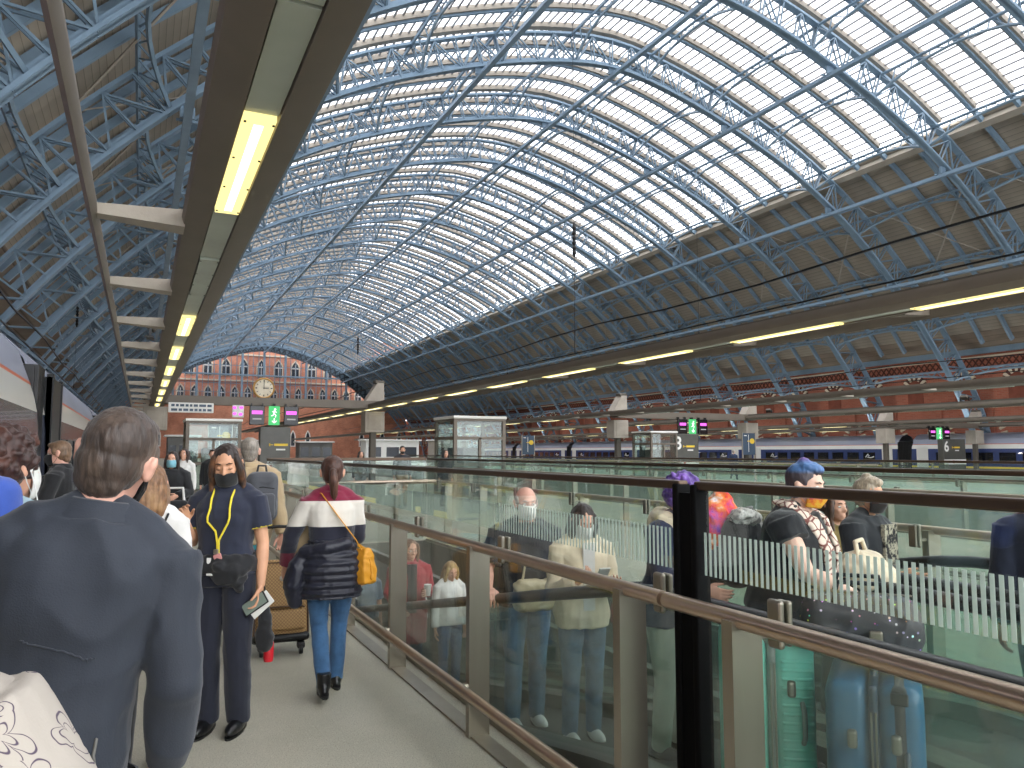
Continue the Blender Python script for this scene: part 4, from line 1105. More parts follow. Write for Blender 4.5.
def hair(P, style, mt, vox=.006, length=.3, puff=0.0, seed=1):
    m = MB(); f = P.hf; s = P.s; rnd = random.Random(seed)
    def E(c, r, rot=None): m.ell(c, r, rot, 20, 12, f)
    if style != 'bald':
        E((0, -.026, .040), (.083 + puff, .097 + puff, .088 + puff)); E((0, -.040, -.012), (.077 + puff * .8, .074 + puff, .075))
    if style == 'short':
        m = MB(); E((0, -.022, .038), (.079, .095, .086)); E((0, -.040, -.010), (.074, .072, .072)); E((0, .018, .086), (.060, .062, .030)); E((0, -.062, -.052), (.058, .036, .045))
        for q in (-1, 1): E((q * .070, .010, .020), (.012, .030, .034))
    if style == 'bald':
        E((0, -.046, -.010), (.080, .066, .062))
        for q in (-1, 1): E((q * .068, -.010, .022), (.016, .046, .036))
        E((0, -.07, .03), (.07, .04, .05))
    if style == 'curly':
        for k in range(340):
            a = rnd.uniform(0, 2 * math.pi); e = rnd.uniform(-.75, 1.5); x, y, z = math.cos(a) * math.cos(e), math.sin(a) * math.cos(e), math.sin(e)
            if y > .45 and z < .45: continue
            c = (x * (.085 + puff), -.022 + y * (.10 + puff), .035 + z * (.09 + puff)); q_ = rnd.uniform(.9, 1.13); m.ell((c[0] * q_, -.022 + (c[1] + .022) * q_, .035 + (c[2] - .035) * q_), rnd.uniform(.009, .016), None, 8, 6, f)
    if style == 'long':
        for q in (-1, 1):
            for k in range(5):
                y = .035 - .03 * k; x = q * (.078 - .004 * k); L = length * rnd.uniform(.8, 1.05)
                pts = [f((x * .8, y * .8, .06)), f((x * 1.05, y, -.02)), f((x * 1.12, y - .01, -.02 - L * .4)), f((x * (1.1 + .12 * rnd.random()), y + .0 + rnd.uniform(-.02, .03), -.02 - L))]
                m.tube(pts, [.020 * s, .024 * s, .024 * s, .010 * s], 10)
        for k in range(4):
            x = -.045 + .03 * k; m.tube([f((x, -.09, .04)), f((x, -.105, -.05)), f((x * 1.1, -.10, -.02 - length * .55)), f((x * 1.2, -.09, -.02 - length))], [.026 * s, .028 * s, .026 * s, .012 * s], 10)
    if style == 'pony':
        E((0, -.03, .03), (.081, .098, .086)); E((0, -.115, .018), (.024, .022, .024))
        m.tube([f((0, -.115, .02)), f((0, -.150, .005)), f((.005, -.150, -.07)), f((.01, -.135, -.16)), f((.012, -.125, -.21))], [.018 * s, .026 * s, .034 * s, .026 * s, .008 * s], 12)
    if style == 'bob':
        for q in (-1, 1):
            for k in range(5):
                y = .03 - .03 * k; m.tube([f((q * .07, y, .06)), f((q * .086, y, -.01)), f((q * .082, y + .005, -.05 - length * .4))], [.022 * s, .024 * s, .012 * s], 10)
        E((0, -.085, -.05), (.065, .04, .06))
    if style == 'crop':                           # undercut with longer top swept up
        E((0, .0, .105), (.060, .075, .034)); E((0, .045, .100), (.045, .038, .030)); E((0, -.03, .125), (.03, .04, .03))
    me = remesh(m, vox, 2); displace(me, strands(.0045 * s if style not in ('curly', 'short', 'bald') else .0025, 70 if style not in ('short', 'bald') else 110))
    return link('hair', me, mt, P.root, smooth=True)
def mask(P, mt, kind='cloth', strap=None, low=0.):
    f = P.hf; rows = []; NU, NV = 13, 8
    for side in (0, 1):
        for j in range(NV + 1):
            v = j / NV; z = .002 - low - (.108 - low * .8) * v; row = []
            for i in range(NU):
                u = i / (NU - 1) * 2 - 1; a = u * R(72)
                hw = .073 - .012 * v ** 2 - .008 * (1 - v) ** 2; bul = .016 * math.exp(-(u / .35) ** 2) * math.exp(-((v - .3) / .4) ** 2)
                if kind == 'cup': bul = .034 * math.exp(-(u / .5) ** 2) * math.exp(-((v - .45) / .33) ** 2)
                depth = .092 + .012 * math.sin(v * math.pi) - .02 * max(0, v - .6) + bul
                off = .004 if side == 0 else -.001
                row.append(f((math.sin(a) * (hw + off), .010 + math.cos(a) * (depth - .002 + off - .004), z)))
            rows.append(row)
    m = MB(); o = 0
    fl = [p for r in rows for p in r]; N1 = (NV + 1) * NU; faces = []
    for sd in (0, 1):
        for j in range(NV):
            for i in range(NU - 1):
                a = sd * N1 + j * NU + i; q = (a, a + 1, a + NU + 1, a + NU); faces.append(q if sd else q[::-1])
    ed = [i for i in range(NU)] + [j * NU + NU - 1 for j in range(1, NV + 1)] + [NV * NU + i for i in range(NU - 2, -1, -1)] + [j * NU for j in range(NV - 1, 0, -1)]
    for k in range(len(ed)):
        a, b = ed[k], ed[(k + 1) % len(ed)]; faces.append((a, b, b + N1, a + N1))
    m.add(fl, faces); o = m.build('face_mask', mt, P.root, smooth=True)
    st = MB()
    for q in (-1, 1):
        for z0 in (-.006, -.085): st.tube([f((q * .066, .034, z0)), f((q * .083, .0, z0 * .6 + .0)), f((q * .086, -.022, -.005))], .0016 * P.s, 5)
    st.build('ear_loop', strap or mt, o); return o
def glasses(P, mt):
    f = P.hf; m = MB()
    for q in (-1, 1):
        m.tube([f((q * .033 + .022 * math.cos(a), .094 - .004 * abs(math.cos(a)), .004 + .017 * math.sin(a))) for a in np.linspace(0, 2 * math.pi, 15)], .0019 * P.s, 6)
        m.tube([f((q * .055, .088, .009)), f((q * .076, .05, .010)), f((q * .082, -.012, .012))], .0018 * P.s, 6)
    m.tube([f((-.011, .096, .008)), f((.011, .096, .008))], .0018 * P.s, 6); return m.build('glasses', mt, P.root, smooth=True)
# ---- luggage
def rolling_case(name, label, loc, rz, w, d, h, shell, trim, ribs=True, tilt=0., strap=None, soft=False):
    """upright case: two shells, a zip band, handles, latches and wheels; the band side faces local -y"""
    t = thing(name, label, 'suitcase', loc, R(rz)); t.rotation_euler = (R(tilt), 0, R(rz))
    z0 = .07; hz = h - z0
    for s in (-1, 1):
        m = MB(); m.rbox((s * (w / 4 + .008), 0, z0 + hz / 2), (w / 2 - .012, d, hz), .05, n=4); o = m.build('shell', shell, t, auto=50)
        if ribs:
            r = MB(); n = int(hz / .035)
            for k in range(3, n - 2): r.rbox((s * (w / 4 + .012), 0, z0 + hz * (k + .5) / n), (w / 2 - .05, d + .010, .014), .005, n=2)
            for k in range(5): r.rbox((s * (w / 2 - .002), -d / 2 + d * (k + 1) / 6, z0 + hz / 2), (.012, .022, hz - .14), .005, n=2)
            r.build('ridge', shell, o, auto=50)
    m = MB(); m.rbox((0, 0, z0 + hz / 2), (.035, d + .004, hz + .002), .045, n=4); m.build('zip_band', trim, t, auto=50)
    m = MB(); m.tube([(-.008, -d / 2 - .004, z0 + .12), (-.008, -d / 2 - .004, h - .1)], .004, 6); m.tube([(.008, -d / 2 - .004, z0 + .12), (.008, -d / 2 - .004, h - .1)], .004, 6); m.build('zip', M_STEEL, t)
    m = MB(); m.tube([(-.07 if False else 0, -.09, h - .005), (0, -.07, h + .035), (0, .07, h + .035), (0, .09, h - .005)], .013, 8); m.build('carry_handle', trim, t, True)
    m = MB(); m.tube([(w / 2 - .06, -d / 2 - .002, z0 + hz * .42), (w / 2 - .06, -d / 2 - .035, z0 + hz * .46), (w / 2 - .06, -d / 2 - .035, z0 + hz * .60), (w / 2 - .06, -d / 2 - .002, z0 + hz * .64)], .011, 8); m.build('side_handle', trim, t, True)
    for s in (-1, 1):
        m = MB(); m.rbox((s * .075, -d / 2 - .012, h - .20), (.035, .03, .07), .012); m.build('latch', M_STEEL, t)
        for q in (-1, 1):
            m = MB(); m.lathe([(.012, -.012), (.03, -.012), (.032, 0), (.03, .012), (.012, .012)], 16, (s * (w / 2 - .05), q * (d / 2 - .05), .033), Matrix.Rotation(R(90), 3, 'Y')); m.bx(s * (w / 2 - .05) - .02, s * (w / 2 - .05) + .02, q * (d / 2 - .05) - .02, q * (d / 2 - .05) + .02, .045, .085); m.build('wheel', M_RUBBER, t, auto=40)
    if strap:
        m = MB(); m.rbox((strap[1], 0, z0 + hz / 2), (.055, d + .014, hz + .012), .05, n=4); m.build('strap', strap[0], t, auto=50)
        m = MB(); m.rbox((strap[1], -d / 2 - .012, h - .035), (.06, .018, .045), .006); m.build('buckle', M_BLACK, t)
    return t
# ================================================================== PEOPLE ON THE WALKWAY
M_NAVYJ = cloth('navy_jacket', '#272d38', .75, .0015, 260., .15)
M_NAVYP = cloth('navy_polo', '#23283a', .9, .002, 300.)
M_NAVYT = cloth('navy_trousers', '#171b2b', .85)
M_BLACKC = cloth('black', '#15161a', .85)
M_DENIM = cloth('denim', '#3a5f86', .9, .003, 300., .1, .25, 12.)
M_DENIML = cloth('pale_denim', '#5f7a94', .9, .003, 300., .1, .25, 12.)
M_SHOE = paint('black_leather', '#121214', .3, 0, .1, 10.)
M_BEIGE = cloth('beige_jacket', '#b09a78', .9)
M_CREAMC = cloth('cream', '#dccdb2', .9)
M_WHITEC = cloth('white', '#dcdad6', .9)
M_MASKB = cloth('black_mask', '#0f1012', .9)
M_MASKS = cloth('blue_mask', '#7fb9c9', .9)
M_MASKW = cloth('white_mask', '#d9d9d2', .9)
# ---- man in the navy jacket, back to us
P = person('man in a navy jacket seen from behind, large, standing nearest on the walkway', (-.172, 2.03, 0), -3, 1.71, wide=.93, tilt=10, head=(-14, -5, 12), skin='pink', vox=.006,
           arms={1: ((.09, -.12, -1), (-.08, .50, -1)), -1: ((-.22, .05, -1), (.1, .7, -.7))}, top=M_NAVYJ, hem=.80, loose=.025, topfold=(.011, 6.5), bottom=M_NAVYT, shoes=M_SHOE, cuffs=.05, collar=M_NAVYJ,
           hands={1: dict(d=(-.2, .5, -.8), n=(-1, .2, 0), curl=.5)}, brows='#4a3a2e')
hair(P, 'short', M_hair('greybrown', '#463830', '#6a594c'), .005)
mask(P, M_MASKB)
T = P.T; s = P.s
m = MB(); m.tube(snap(P.top.data, dense([T((.150, -.20, 1.0)), T((.165, -.19, .87))], 10), .002), .0035, 8); z_ = m.build('pocket_zip', M_GREY, P.root)
m = MB()                                        # seams of the jacket back and hem band
def on_back(x, z, o=.036):
    c = tor(MALE, z); e = max(0., 1 - abs(x / (c[1] * 1.13 + o)) ** 2.4) ** (1 / 2.4); return T((x, c[3] - (c[2] * 1.15 + o) * e, z))
m.tube(snap(P.top.data, [T((x, -.3, 1.15 + .02 * abs(x))) for x in np.linspace(-.13, .13, 30)], .0005), .0022, 6)
m.build('seam', cloth('navy_seam', '#252b36', .8), P.root)
m = MB(); m.loft([[T(q) for q in sring((0, tor(MALE, max(.84, z))[3], z), tor(MALE, max(.84, z))[1] + o, tor(MALE, max(.84, z))[2] + o)] for z, o in ((.862, .036), (.858, .045), (.80, .040), (.796, .03))], cap=False); m.build('hem_band', M_NAVYJ, P.root, smooth=True)
# ---- floral blouse at the lower left corner
def _floral():
    t = NT('floral_blouse'); v = t.coord('Object'); sp = t.n('ShaderNodeSeparateXYZ'); t.l(v, sp.inputs[0])
    cb = t.n('ShaderNodeCombineXYZ'); t.l(t.math('ADD', sp.outputs['X'], t.math('MULTIPLY', sp.outputs['Y'], .5)), cb.inputs[0]); t.l(t.math('ADD', sp.outputs['Z'], t.math('MULTIPLY', sp.outputs['Y'], .9)), cb.inputs[1])
    n = t.n('ShaderNodeTexNoise'); n.inputs['Scale'].default_value = 16.; t.l(v, n.inputs['Vector'])
    sc = t.n('ShaderNodeVectorMath', operation='SCALE'); t.l(n.outputs['Color'], sc.inputs[0]); sc.inputs['Scale'].default_value = .05
    w = t.n('ShaderNodeVectorMath', operation='ADD'); t.l(cb.outputs[0], w.inputs[0]); t.l(sc.outputs[0], w.inputs[1])
    lines = None
    for scale, k in ((13., 5.), (17., 6.)):
        vo = t.n('ShaderNodeTexVoronoi', voronoi_dimensions='2D'); vo.inputs['Scale'].default_value = scale; t.l(w.outputs[0], vo.inputs['Vector'])
        sb = t.n('ShaderNodeVectorMath', operation='SUBTRACT'); t.l(w.outputs[0], sb.inputs[0]); t.l(vo.outputs['Position'], sb.inputs[1])
        s2 = t.n('ShaderNodeSeparateXYZ'); t.l(sb.outputs[0], s2.inputs[0])
        th = t.math('ARCTAN2', s2.outputs['Y'], s2.outputs['X']); pet = t.math('ABSOLUTE', t.math('COSINE', t.math('MULTIPLY', th, k / 2)))
        d = vo.outputs['Distance']
        for base, amp, wd in ((.16, .26, .020), (.10, .13, .014)):
            r_ = t.math('ABSOLUTE', t.math('SUBTRACT', d, t.math('ADD', t.math('MULTIPLY', pet, amp), base)))
            one = t.ramp(r_, [(wd * .5, (1, 1, 1, 1)), (wd, (0, 0, 0, 1))])
            lines = one if lines is None else t.math('MAXIMUM', lines, one)
        if k == 5.: lines = t.math('MULTIPLY', lines, 1.0)
        break
    t.bsdf(t.mix(lines, lin('#aea69c'), lin('#4c4052')), .85, 0, t.noise(v, 300., 2.), .001, .4); return t.m
P = person('person in a white blouse with line drawn flowers, shoulder only at the lower left corner', (-.315, 1.0, 0), -12, 1.63, True, 1.12, vox=.008, arms={1: ((.62, .10, -1), (0, .4, -1))}, top=_floral(), loose=.026, topfold=(.008, 7), bottom=M_BLACKC, shoes=M_SHOE, lean=0, skin='light')
hair(P, 'bob', M_hair('brown', '#4a3022'), .008)
# ---- woman with curly auburn hair, pale blue coat
P = person('woman with curly auburn hair and earphones in a pale blue coat at left edge', (-.40, 2.98, 0), -28, 1.66, True, 1.0, head=(-12, 0, 0), skin='light', vox=.0065, top=cloth('pale_blue', '#9fb9c2', .9), loose=.03, topfold=(.010, 7), bottom=M_BLACKC, shoes=M_SHOE, collar=cloth('pale_blue', '#9fb9c2'))
hair(P, 'curly', M_hair('auburn', '#3a1d15', '#5a3224'), .006, puff=.006)
mask(P, M_MASKW)
f = P.hf; m = MB(); m.tube([f((.088, .008, -.012)), f((.09, .02, -.05)), f((.08, .05, -.12)), f((.07, .08, -.2))], .0022, 6); m.ell((.088, .006, -.008), (.006, .008, .008), None, 10, 6, f); m.build('earphone', M_WHITE, P.root)
def backpack(P, label, mt, strapm, base, sz=(.30, .17, .44), trim=None, tilt=0, cat='backpack', name='backpack'):
    """worn on the back: body, front pocket, top handle, two shoulder straps"""
    t, D = held(P, name, label, cat, P.T(base)); w, d, h = sz; c = P.T(base)
    m = MB(); m.rbox((0, -d / 2, h / 2), (w, d, h), .07, n=4); me = remesh(m, .009, 4); displace(me, folds(.007, 10)); link('bag_body', me, mt, t, True)
    m = MB(); m.rbox((0, -d - .012, h * .32), (w * .78, .06, h * .5), .028, n=4); m.build('front_pocket', trim or mt, t, auto=60)
    m = MB(); m.tube([(-.04, -.03, h - .01), (-.03, -.03, h + .05), (.03, -.03, h + .05), (.04, -.03, h - .01)], .010, 8); m.build('grab_handle', strapm, t, True)
    m = MB(); m.tube([(-w * .36, -d * .92, h * .66), (0, -d * 1.0, h * .70), (w * .36, -d * .92, h * .66)], .005, 6); m.build('zip', M_BLACK, t)
    for q in (-1, 1):
        pts = [Vector(P.T((q * .085, -.10, base[2] + h * .82))) - c, Vector(P.T((q * .10, -.055, 1.445))) - c, Vector(P.T((q * .108, .045, 1.42))) - c, Vector(P.T((q * .125, .125, 1.30))) - c, Vector(P.T((q * .15, .125, 1.16))) - c, Vector(P.T((q * .16, -.06, 1.06))) - c]
        m = MB(); m.tube(pts, .025, 8, flat=(1, .35), up=(1, 0, 0)); m.build('shoulder_strap', strapm, t, True)
    return t
backpack(P, 'bright blue and black backpack worn by the curly haired woman at left edge', cloth('bright_blue', '#2c4fa8', .7), M_BLACKC, (.05, -.145, 1.10), (.32, .18, .46), M_BLACKC)
# ---- man boarding the train
P = person('man in black with glasses and black mask, reaching for the train door', (-.66, 8.3, 0), 75, 1.70, head=(5, -8, 0), skin='pink', vox=.009, arms={1: ((.2, .9, -.25), (-.1, 1, .35)), -1: ((-.3, .2, -1), (.1, .4, -1))}, top=M_BLACKC, loose=.024, bottom=M_BLACKC, shoes=M_SHOE, collar=M_BLACKC)
hair(P, 'short', M_hair('lightbrown', '#7a5f48'), .008); mask(P, M_MASKB); glasses(P, M_BLACK)
# ---- woman with light brown hair and white top behind the navy jacket
P = person('woman with light brown hair in a white top, half hidden behind the navy jacket', (.055, 4.45, 0), -10, 1.53, True, .95, head=(10, -6, 0), skin='light', vox=.009, top=M_WHITEC, loose=.02, bottom=M_BLACKC, shoes=M_SHOE)
hair(P, 'long', M_hair('honey', '#8a6240', '#b08a60'), .008, .20)
m = MB(); m.tube([P.T((.10, -.06, 1.43)), P.T((.12, .06, 1.40)), P.T((.0, .14, 1.2))], .012, 8, flat=(1, .4)); m.tube([P.T((.11, -.09, 1.42)), P.T((.03, -.135, 1.2)), P.T((-.08, -.14, 1.0))], .012, 8, flat=(1, .4)); m.build('shoulder_strap', M_BLACKC, P.root)
# ---- woman in a black coat with a light blue mask
P = person('woman in a black coat with a light blue mask, far down the walkway', (.40, 11.6, 0), 168, 1.60, True, 1.05, head=(0, -4, 0), skin='light', vox=.010, arms={1: ((.3, .2, -1), (-.5, .9, -.1)), -1: ((-.3, .2, -1), (.5, .9, -.2))}, top=M_BLACKC, hem=.60, loose=.04, bottom=M_BLACKC, shoes=M_SHOE)
hair(P, 'long', M_hair('darkbrown', '#2f1d16'), .010, .22); mask(P, M_MASKS)
t, D = held(P, 'handbag', 'black quilted handbag with a white strap held by the blue masked woman', 'bag', P.T((-.10, .30, .72)))
m = MB(); m.rbox((0, 0, .14), (.34, .14, .28), .05); m.build('bag_body', M_BLACKC, t, auto=50); m = MB(); m.tube([(-.12, 0, .27), (-.1, -.02, .44), (.1, -.02, .44), (.12, 0, .27)], .018, 8); m.build('strap', M_WHITEC, t, True)
# ---- woman with the yellow lanyard
Pst = P = person('staff woman in a navy polo shirt with yellow lanyard and black mask', (.475, 4.86, 0), 155, 1.64, True, 1.06, head=(9, -17, 3), skin='tan', vox=.0055, lids=True, brows='#1d1411',
           arms={1: ((.16, .10, -1), (-.22, .9, .60)), -1: ((-.20, .0, -1), (-.04, .22, -1))}, legs={1: ((.095, .02, .48), (.085, -.01, .085)), -1: ((-.095, .03, .48), (-.10, -.02, .085))},
           hands={1: dict(d=(.05, .5, .75), n=(-.6, .6, -.3), curl=.55, spread=.16), -1: dict(d=(0, .25, -1), n=(1, .1, 0), curl=.55)},
           top=M_NAVYP, sleeve=.66, hem=.93, loose=.016, topfold=(.006, 8), bottom=M_NAVYT, leg_r=1.22, shoes=M_SHOE, collar=M_NAVYP)
hair(P, 'long', M_hair('ombre', '#2a1a13', '#8a5c3a'), .005, .25); mask(P, M_MASKB, low=.026)
T = P.T
m = MB(); 
for q in (-1, 1):
    e_ = P.SH[q].lerp(P.EL[q], .655); u = (P.EL[q] - P.SH[q]).normalized(); m.tube([e_ - u * .006, e_ + u * .004], .068, 16, rnd=False)
m.build('sleeve_piping', paint('yellow_piping', '#c8b43c', .8), P.root)
M_LAN = cloth('yellow_lanyard', '#e8d22f', .7)
ln = MB()
for q in (-1, 1): ln.tube([T((q * .052, -.062, 1.47)), T((q * .062, .02, 1.462))] + snap(P.top.data, dense([T((q * .064, .14, 1.40)), T((q * .060, .20, 1.28)), T((q * .038, .22, 1.18)), T((q * .008, .2, 1.07))], 2), .006), .0088, 8, flat=(1, .7), up=(1, 0, 0))
lo = ln.build('lanyard', M_LAN, P.root, True)
m = MB(); m.rbox((0, 0, 0), (.075, .006, .10), .003); m.xf(Matrix.Translation(T((.02, .150, .985)))); m.build('id_card', M_WHITE, lo)
m = MB(); m.rbox((0, 0, 0), (.045, .010, .07), .004); m.xf(Matrix.Translation(T((-.012, .153, 1.025))) @ Matrix.Rotation(R(20), 4, 'Y')); m.build('badge', paint('pink_badge', '#c98a86', .5), lo)
m = MB(); m.rbox((0, 0, 0), (.03, .012, .03), .005); m.xf(Matrix.Translation(T((.006, .150, 1.072)))); m.build('clip', M_STEEL, lo)
# jacket tied round her waist
m = MB(); m.loft([[T(q) for q in sring((0, tor(FEMALE, z)[3], z), tor(FEMALE, z)[1] * 1.06 + o, tor(FEMALE, z)[2] * 1.06 + o)] for z, o in ((1.05, .018), (1.04, .040), (.985, .045), (.95, .038), (.94, .02))])
m.ell(T((-.06, .10, .945)), (.11, .075, .085)); m.ell(T((-.02, .165, .99)), (.035, .025, .03)); m.tube([T((-.10, .11, .95)), T((-.125, .10, .86))], [.05, .03], 10)
me = remesh(m, .008, 3); displace(me, folds(.012, 14)); link('waist_jacket', me, M_BLACKC, P.root, True)
hb_ = P.WR[-1] + (P.WR[-1] - P.EL[-1]).normalized() * .10
t, D = held(P, 'smartphone', 'phone with white papers held low by the woman with the yellow lanyard', 'phone', hb_)
Rm = Matrix.Rotation(R(35), 4, 'Y') @ Matrix.Rotation(R(15), 4, 'X')
MB().rbox((.02, .028, 0), (.155, .010, .076), .008).xf(Rm).build('case', M_BLACK, t, auto=50); MB().bx(-.05, .09, .0335, .035, -.032, .032).xf(Rm).build('screen', paint('phone_screen', '#7d8a80', .1), t)
MB().rbox((.0, .018, -.02), (.15, .004, .085), .002).xf(Rm @ Matrix.Rotation(R(8), 4, 'Y')).build('paper', M_WHITE, t)
t, D = held(P, 'pouch', 'black drawstring pouch hanging from the hand of the woman with the lanyard', 'bag', hb_ + Vector((-.03, -.01, -.34)))
m = MB(); m.ell((0, 0, .19), (.040, .035, .14), None, 16, 10); m.ell((0, 0, .14), (.055, .04, .085)); me = remesh(m, .008, 3); displace(me, folds(.008, 14)); link('bag_body', me, M_BLACKC, t, True)
m = MB(); m.tube([(0, 0, .28), (.02, .005, .34), (.03, .01, .40)], .006, 6); m.build('cord', M_BLACKC, t)
t, D = held(P, 'water_bottle', 'small red bottle hanging low behind the woman with the lanyard', 'bottle', Vector((-.235, -.10, .36)))
MB().lathe([(.005, 0), (.026, .004), (.030, .03), (.030, .11), (.014, .14), (.014, .17), (.004, .172)], 16).build('bottle_body', paint('red_plastic', '#c8202c', .35), t, auto=50); MB().lathe([(.016, .150), (.016, .178), (.003, .18)], 16).build('cap', M_BLACK, t); MB().tube([(0, 0, .175), (.012, .02, .30), (.02, .05, .46)], .004, 6).build('cord', M_BLACKC, t)
# ---- man in a beige jacket, grey backpack, pulling the case
Pbe = P = person('grey haired man in a beige jacket with grey backpack, walking away', (.87, 7.15, 0), -4, 1.72, wide=1.06, head=(-6, 0, 0), skin='pink', vox=.0075, arms={1: ((.20, -.18, -1), (.16, -.30, -.95)), -1: ((-.2, .2, -1), (0, .6, -.8))}, top=M_BEIGE, hem=.80, loose=.034, topfold=(.012, 7), bottom=M_DENIM, shoes=M_SHOE, collar=M_BEIGE,
            hands={1: dict(d=(0, .1, -1), n=(-.3, -1, 0), curl=.9)})
hair(P, 'short', M_hair('grey', '#8c8378', '#a8a095'), .006)
m = MB(); m.loft([[P.T(q) for q in sring((0, tor(MALE, max(.84, z))[3], z), tor(MALE, max(.84, z))[1] * 1.06 + o, tor(MALE, max(.84, z))[2] * 1.06 + o)] for z, o in ((.86, .02), (.85, .028), (.76, .028), (.75, .02))]); link('shirt_tail', remesh(m, .01, 2), cloth('teal_shirt', '#3f8f9b'), P.root, True)
backpack(P, 'dark grey backpack worn by the man in the beige jacket', cloth('grey_pack', '#4a4c52', .8), cloth('grey_pack_dark', '#2c2d31', .8), (.095, -.15, 1.00), (.26, .17, .42))
def _mono():
    t = NT('brown_case_fabric'); tc = t.coord('Object'); sp = t.n('ShaderNodeSeparateXYZ'); t.l(tc, sp.inputs[0])
    a = t.math('FRACT', t.math('MULTIPLY', t.math('ADD', sp.outputs['X'], sp.outputs['Z']), 38.)); b = t.math('FRACT', t.math('MULTIPLY', t.math('SUBTRACT', sp.outputs['X'], sp.outputs['Z']), 38.))
    d = t.math('MAXIMUM', t.math('ABSOLUTE', t.math('SUBTRACT', a, .5)), t.math('ABSOLUTE', t.math('SUBTRACT', b, .5)))
    t.bsdf(t.mix(t.ramp(d, [(.36, (0, 0, 0, 1)), (.44, (1, 1, 1, 1))]), lin('#a98658'), lin('#7a5a3a')), .7); return t.m
M_MONO = _mono(); M_BRNL = paint('brown_leather', '#4a3220', .45, 0, .12, 8.)
sc = thing('suitcase', 'brown patterned soft suitcase pulled by the man in the beige jacket', 'suitcase', (1.06, 6.42, 0), R(-3))
tl = Matrix.Rotation(R(-14), 4, 'X')
def sbuild(m, nm, mt, auto=50): return m.xf(Matrix.Translation((0, .05, .05)) @ tl).build(nm, mt, sc, auto=auto)
m = MB(); m.rbox((0, 0, .37), (.42, .24, .62), .06, n=4); sbuild(m, 'case_body', M_MONO)
m = MB(); m.rbox((0, -.125, .46), (.36, .05, .34), .03, n=4); sbuild(m, 'upper_pocket', M_MONO)
m = MB(); m.rbox((0, -.13, .20), (.36, .06, .16), .03, n=4); sbuild(m, 'lower_pocket', M_MONO)
m = MB()
for z in (.29, .635): m.tube([(-.17, -.155, z), (-.15, -.158, z + .01), (.15, -.158, z + .01), (.17, -.155, z)], .006, 6)
for q in (-1, 1): m.tube([(q * .205, -.10, .10), (q * .205, -.10, .64)], .007, 6); m.tube([(q * .205, .10, .10), (q * .205, .10, .64)], .007, 6)
sbuild(m, 'piping', M_BRNL)
m = MB(); m.rbox((0, 0, .07), (.43, .25, .07), .03); sbuild(m, 'base', M_BLACK)
m = MB(); m.lathe([(.002, 0), (.020, .0), (.022, .004), (.0, .006)], 16, (0, -.158, .52), RX); sbuild(m, 'badge', M_STEEL)
for q in (-1, 1):
    m = MB(); m.tube([(q * .10, .10, .66), (q * .10, .10, .97)], .008, 8); sbuild(m, 'handle_rod', M_STEEL)
    m = MB(); m.lathe([(.012, -.014), (.036, -.014), (.04, 0), (.036, .014), (.012, .014)], 16, (q * .15, -.03, .042), Matrix.Rotation(R(90), 3, 'Y')); m.rbox((q * .15, -.02, .075), (.06, .07, .05), .012); m.build('wheel', M_RUBBER, sc, auto=40)
m = MB(); m.tube([(-.10, .10, .97), (0, .10, .975), (.10, .10, .97)], .013, 8); sbuild(m, 'handle_grip', M_BLACK)
# ---- walking woman, striped sweater
def _stripe():
    t = NT('striped_sweater'); v = t.coord('Object'); sp = t.n('ShaderNodeSeparateXYZ'); t.l(v, sp.inputs[0])
    z = t.math('ADD', t.math('MULTIPLY', sp.outputs['Z'], 1 / 1.6), 0.0)
    col = t.ramp(z, [(0, lin('#6e1230')), (.578, lin('#1b1d2e')), (.690, lin('#dcd6cc')), (.793, lin('#7a1535'))], True)
    t.bsdf(col, .9, 0, t.noise(t.coord('Object', (1, 1, 3)), 260., 2.), .003, .6, .3); return t.m
Pw = P = person('woman walking away in a maroon, white and navy striped sweater and jeans', (1.18, 5.25, 0), -6, 1.565, True, 1.04, lean=3, head=(-4, -3, 0), skin='light', vox=.006,
           arms={-1: ((-.42, .22, -.9), (-.12, .42, -.9)), 1: ((.16, .25, -1), (-.25, .85, -.25))}, legs={-1: ((-.07, .06, .49), (-.05, -.14, .13)), 1: ((.085, .13, .50), (.075, .20, .085))},
           top=_stripe(), hem=.95, loose=.018, topfold=(.006, 9), bottom=M_DENIM, leg_r=.92, shoes=M_SHOE, boot=True)
hair(P, 'pony', M_hair('chestnut', '#4a2a1c', '#6a4028'), .005)
T = P.T
m = MB()                                          # puffer tied round the waist: quilted skirt and a hanging sleeve
rows = []
for z in np.linspace(1.10, .70, 30):
    k = (1.10 - z) / .40; o = .028 + .030 * k + .010 * math.sin(z * 2 * math.pi / .052); c = tor(FEMALE, max(z, .84)); rows.append([T(q) for q in sring((0, c[3] - .01, z), c[1] * 1.04 + o, c[2] * 1.04 + o, 28)])
m.loft(rows)
m.tube([T((-.17, -.02, 1.03)), T((-.23, -.04, .93)), T((-.26, -.03, .80)), T((-.25, -.02, .68))], [.045, .065, .075, .05], 14)
m.tube([T((.1, -.12, 1.08)), T((-.05, -.15, 1.05)), T((-.19, -.06, 1.02))], [.04, .04, .045], 12)
me = remesh(m, .0065, 2); displace(me, folds(.006, 14)); link('puffer_jacket', me, cloth('puffer_navy', '#1b1d2b', .45, .001, 200., .1), P.root, True)
M_MUST = paint('mustard_leather', '#d9972a', .5, 0, .10, 9., .002, 90.)
t, D = held(P, 'crossbody_bag', 'mustard yellow crossbody bag on the hip of the walking woman', 'bag', T((.215, -.075, .78)))
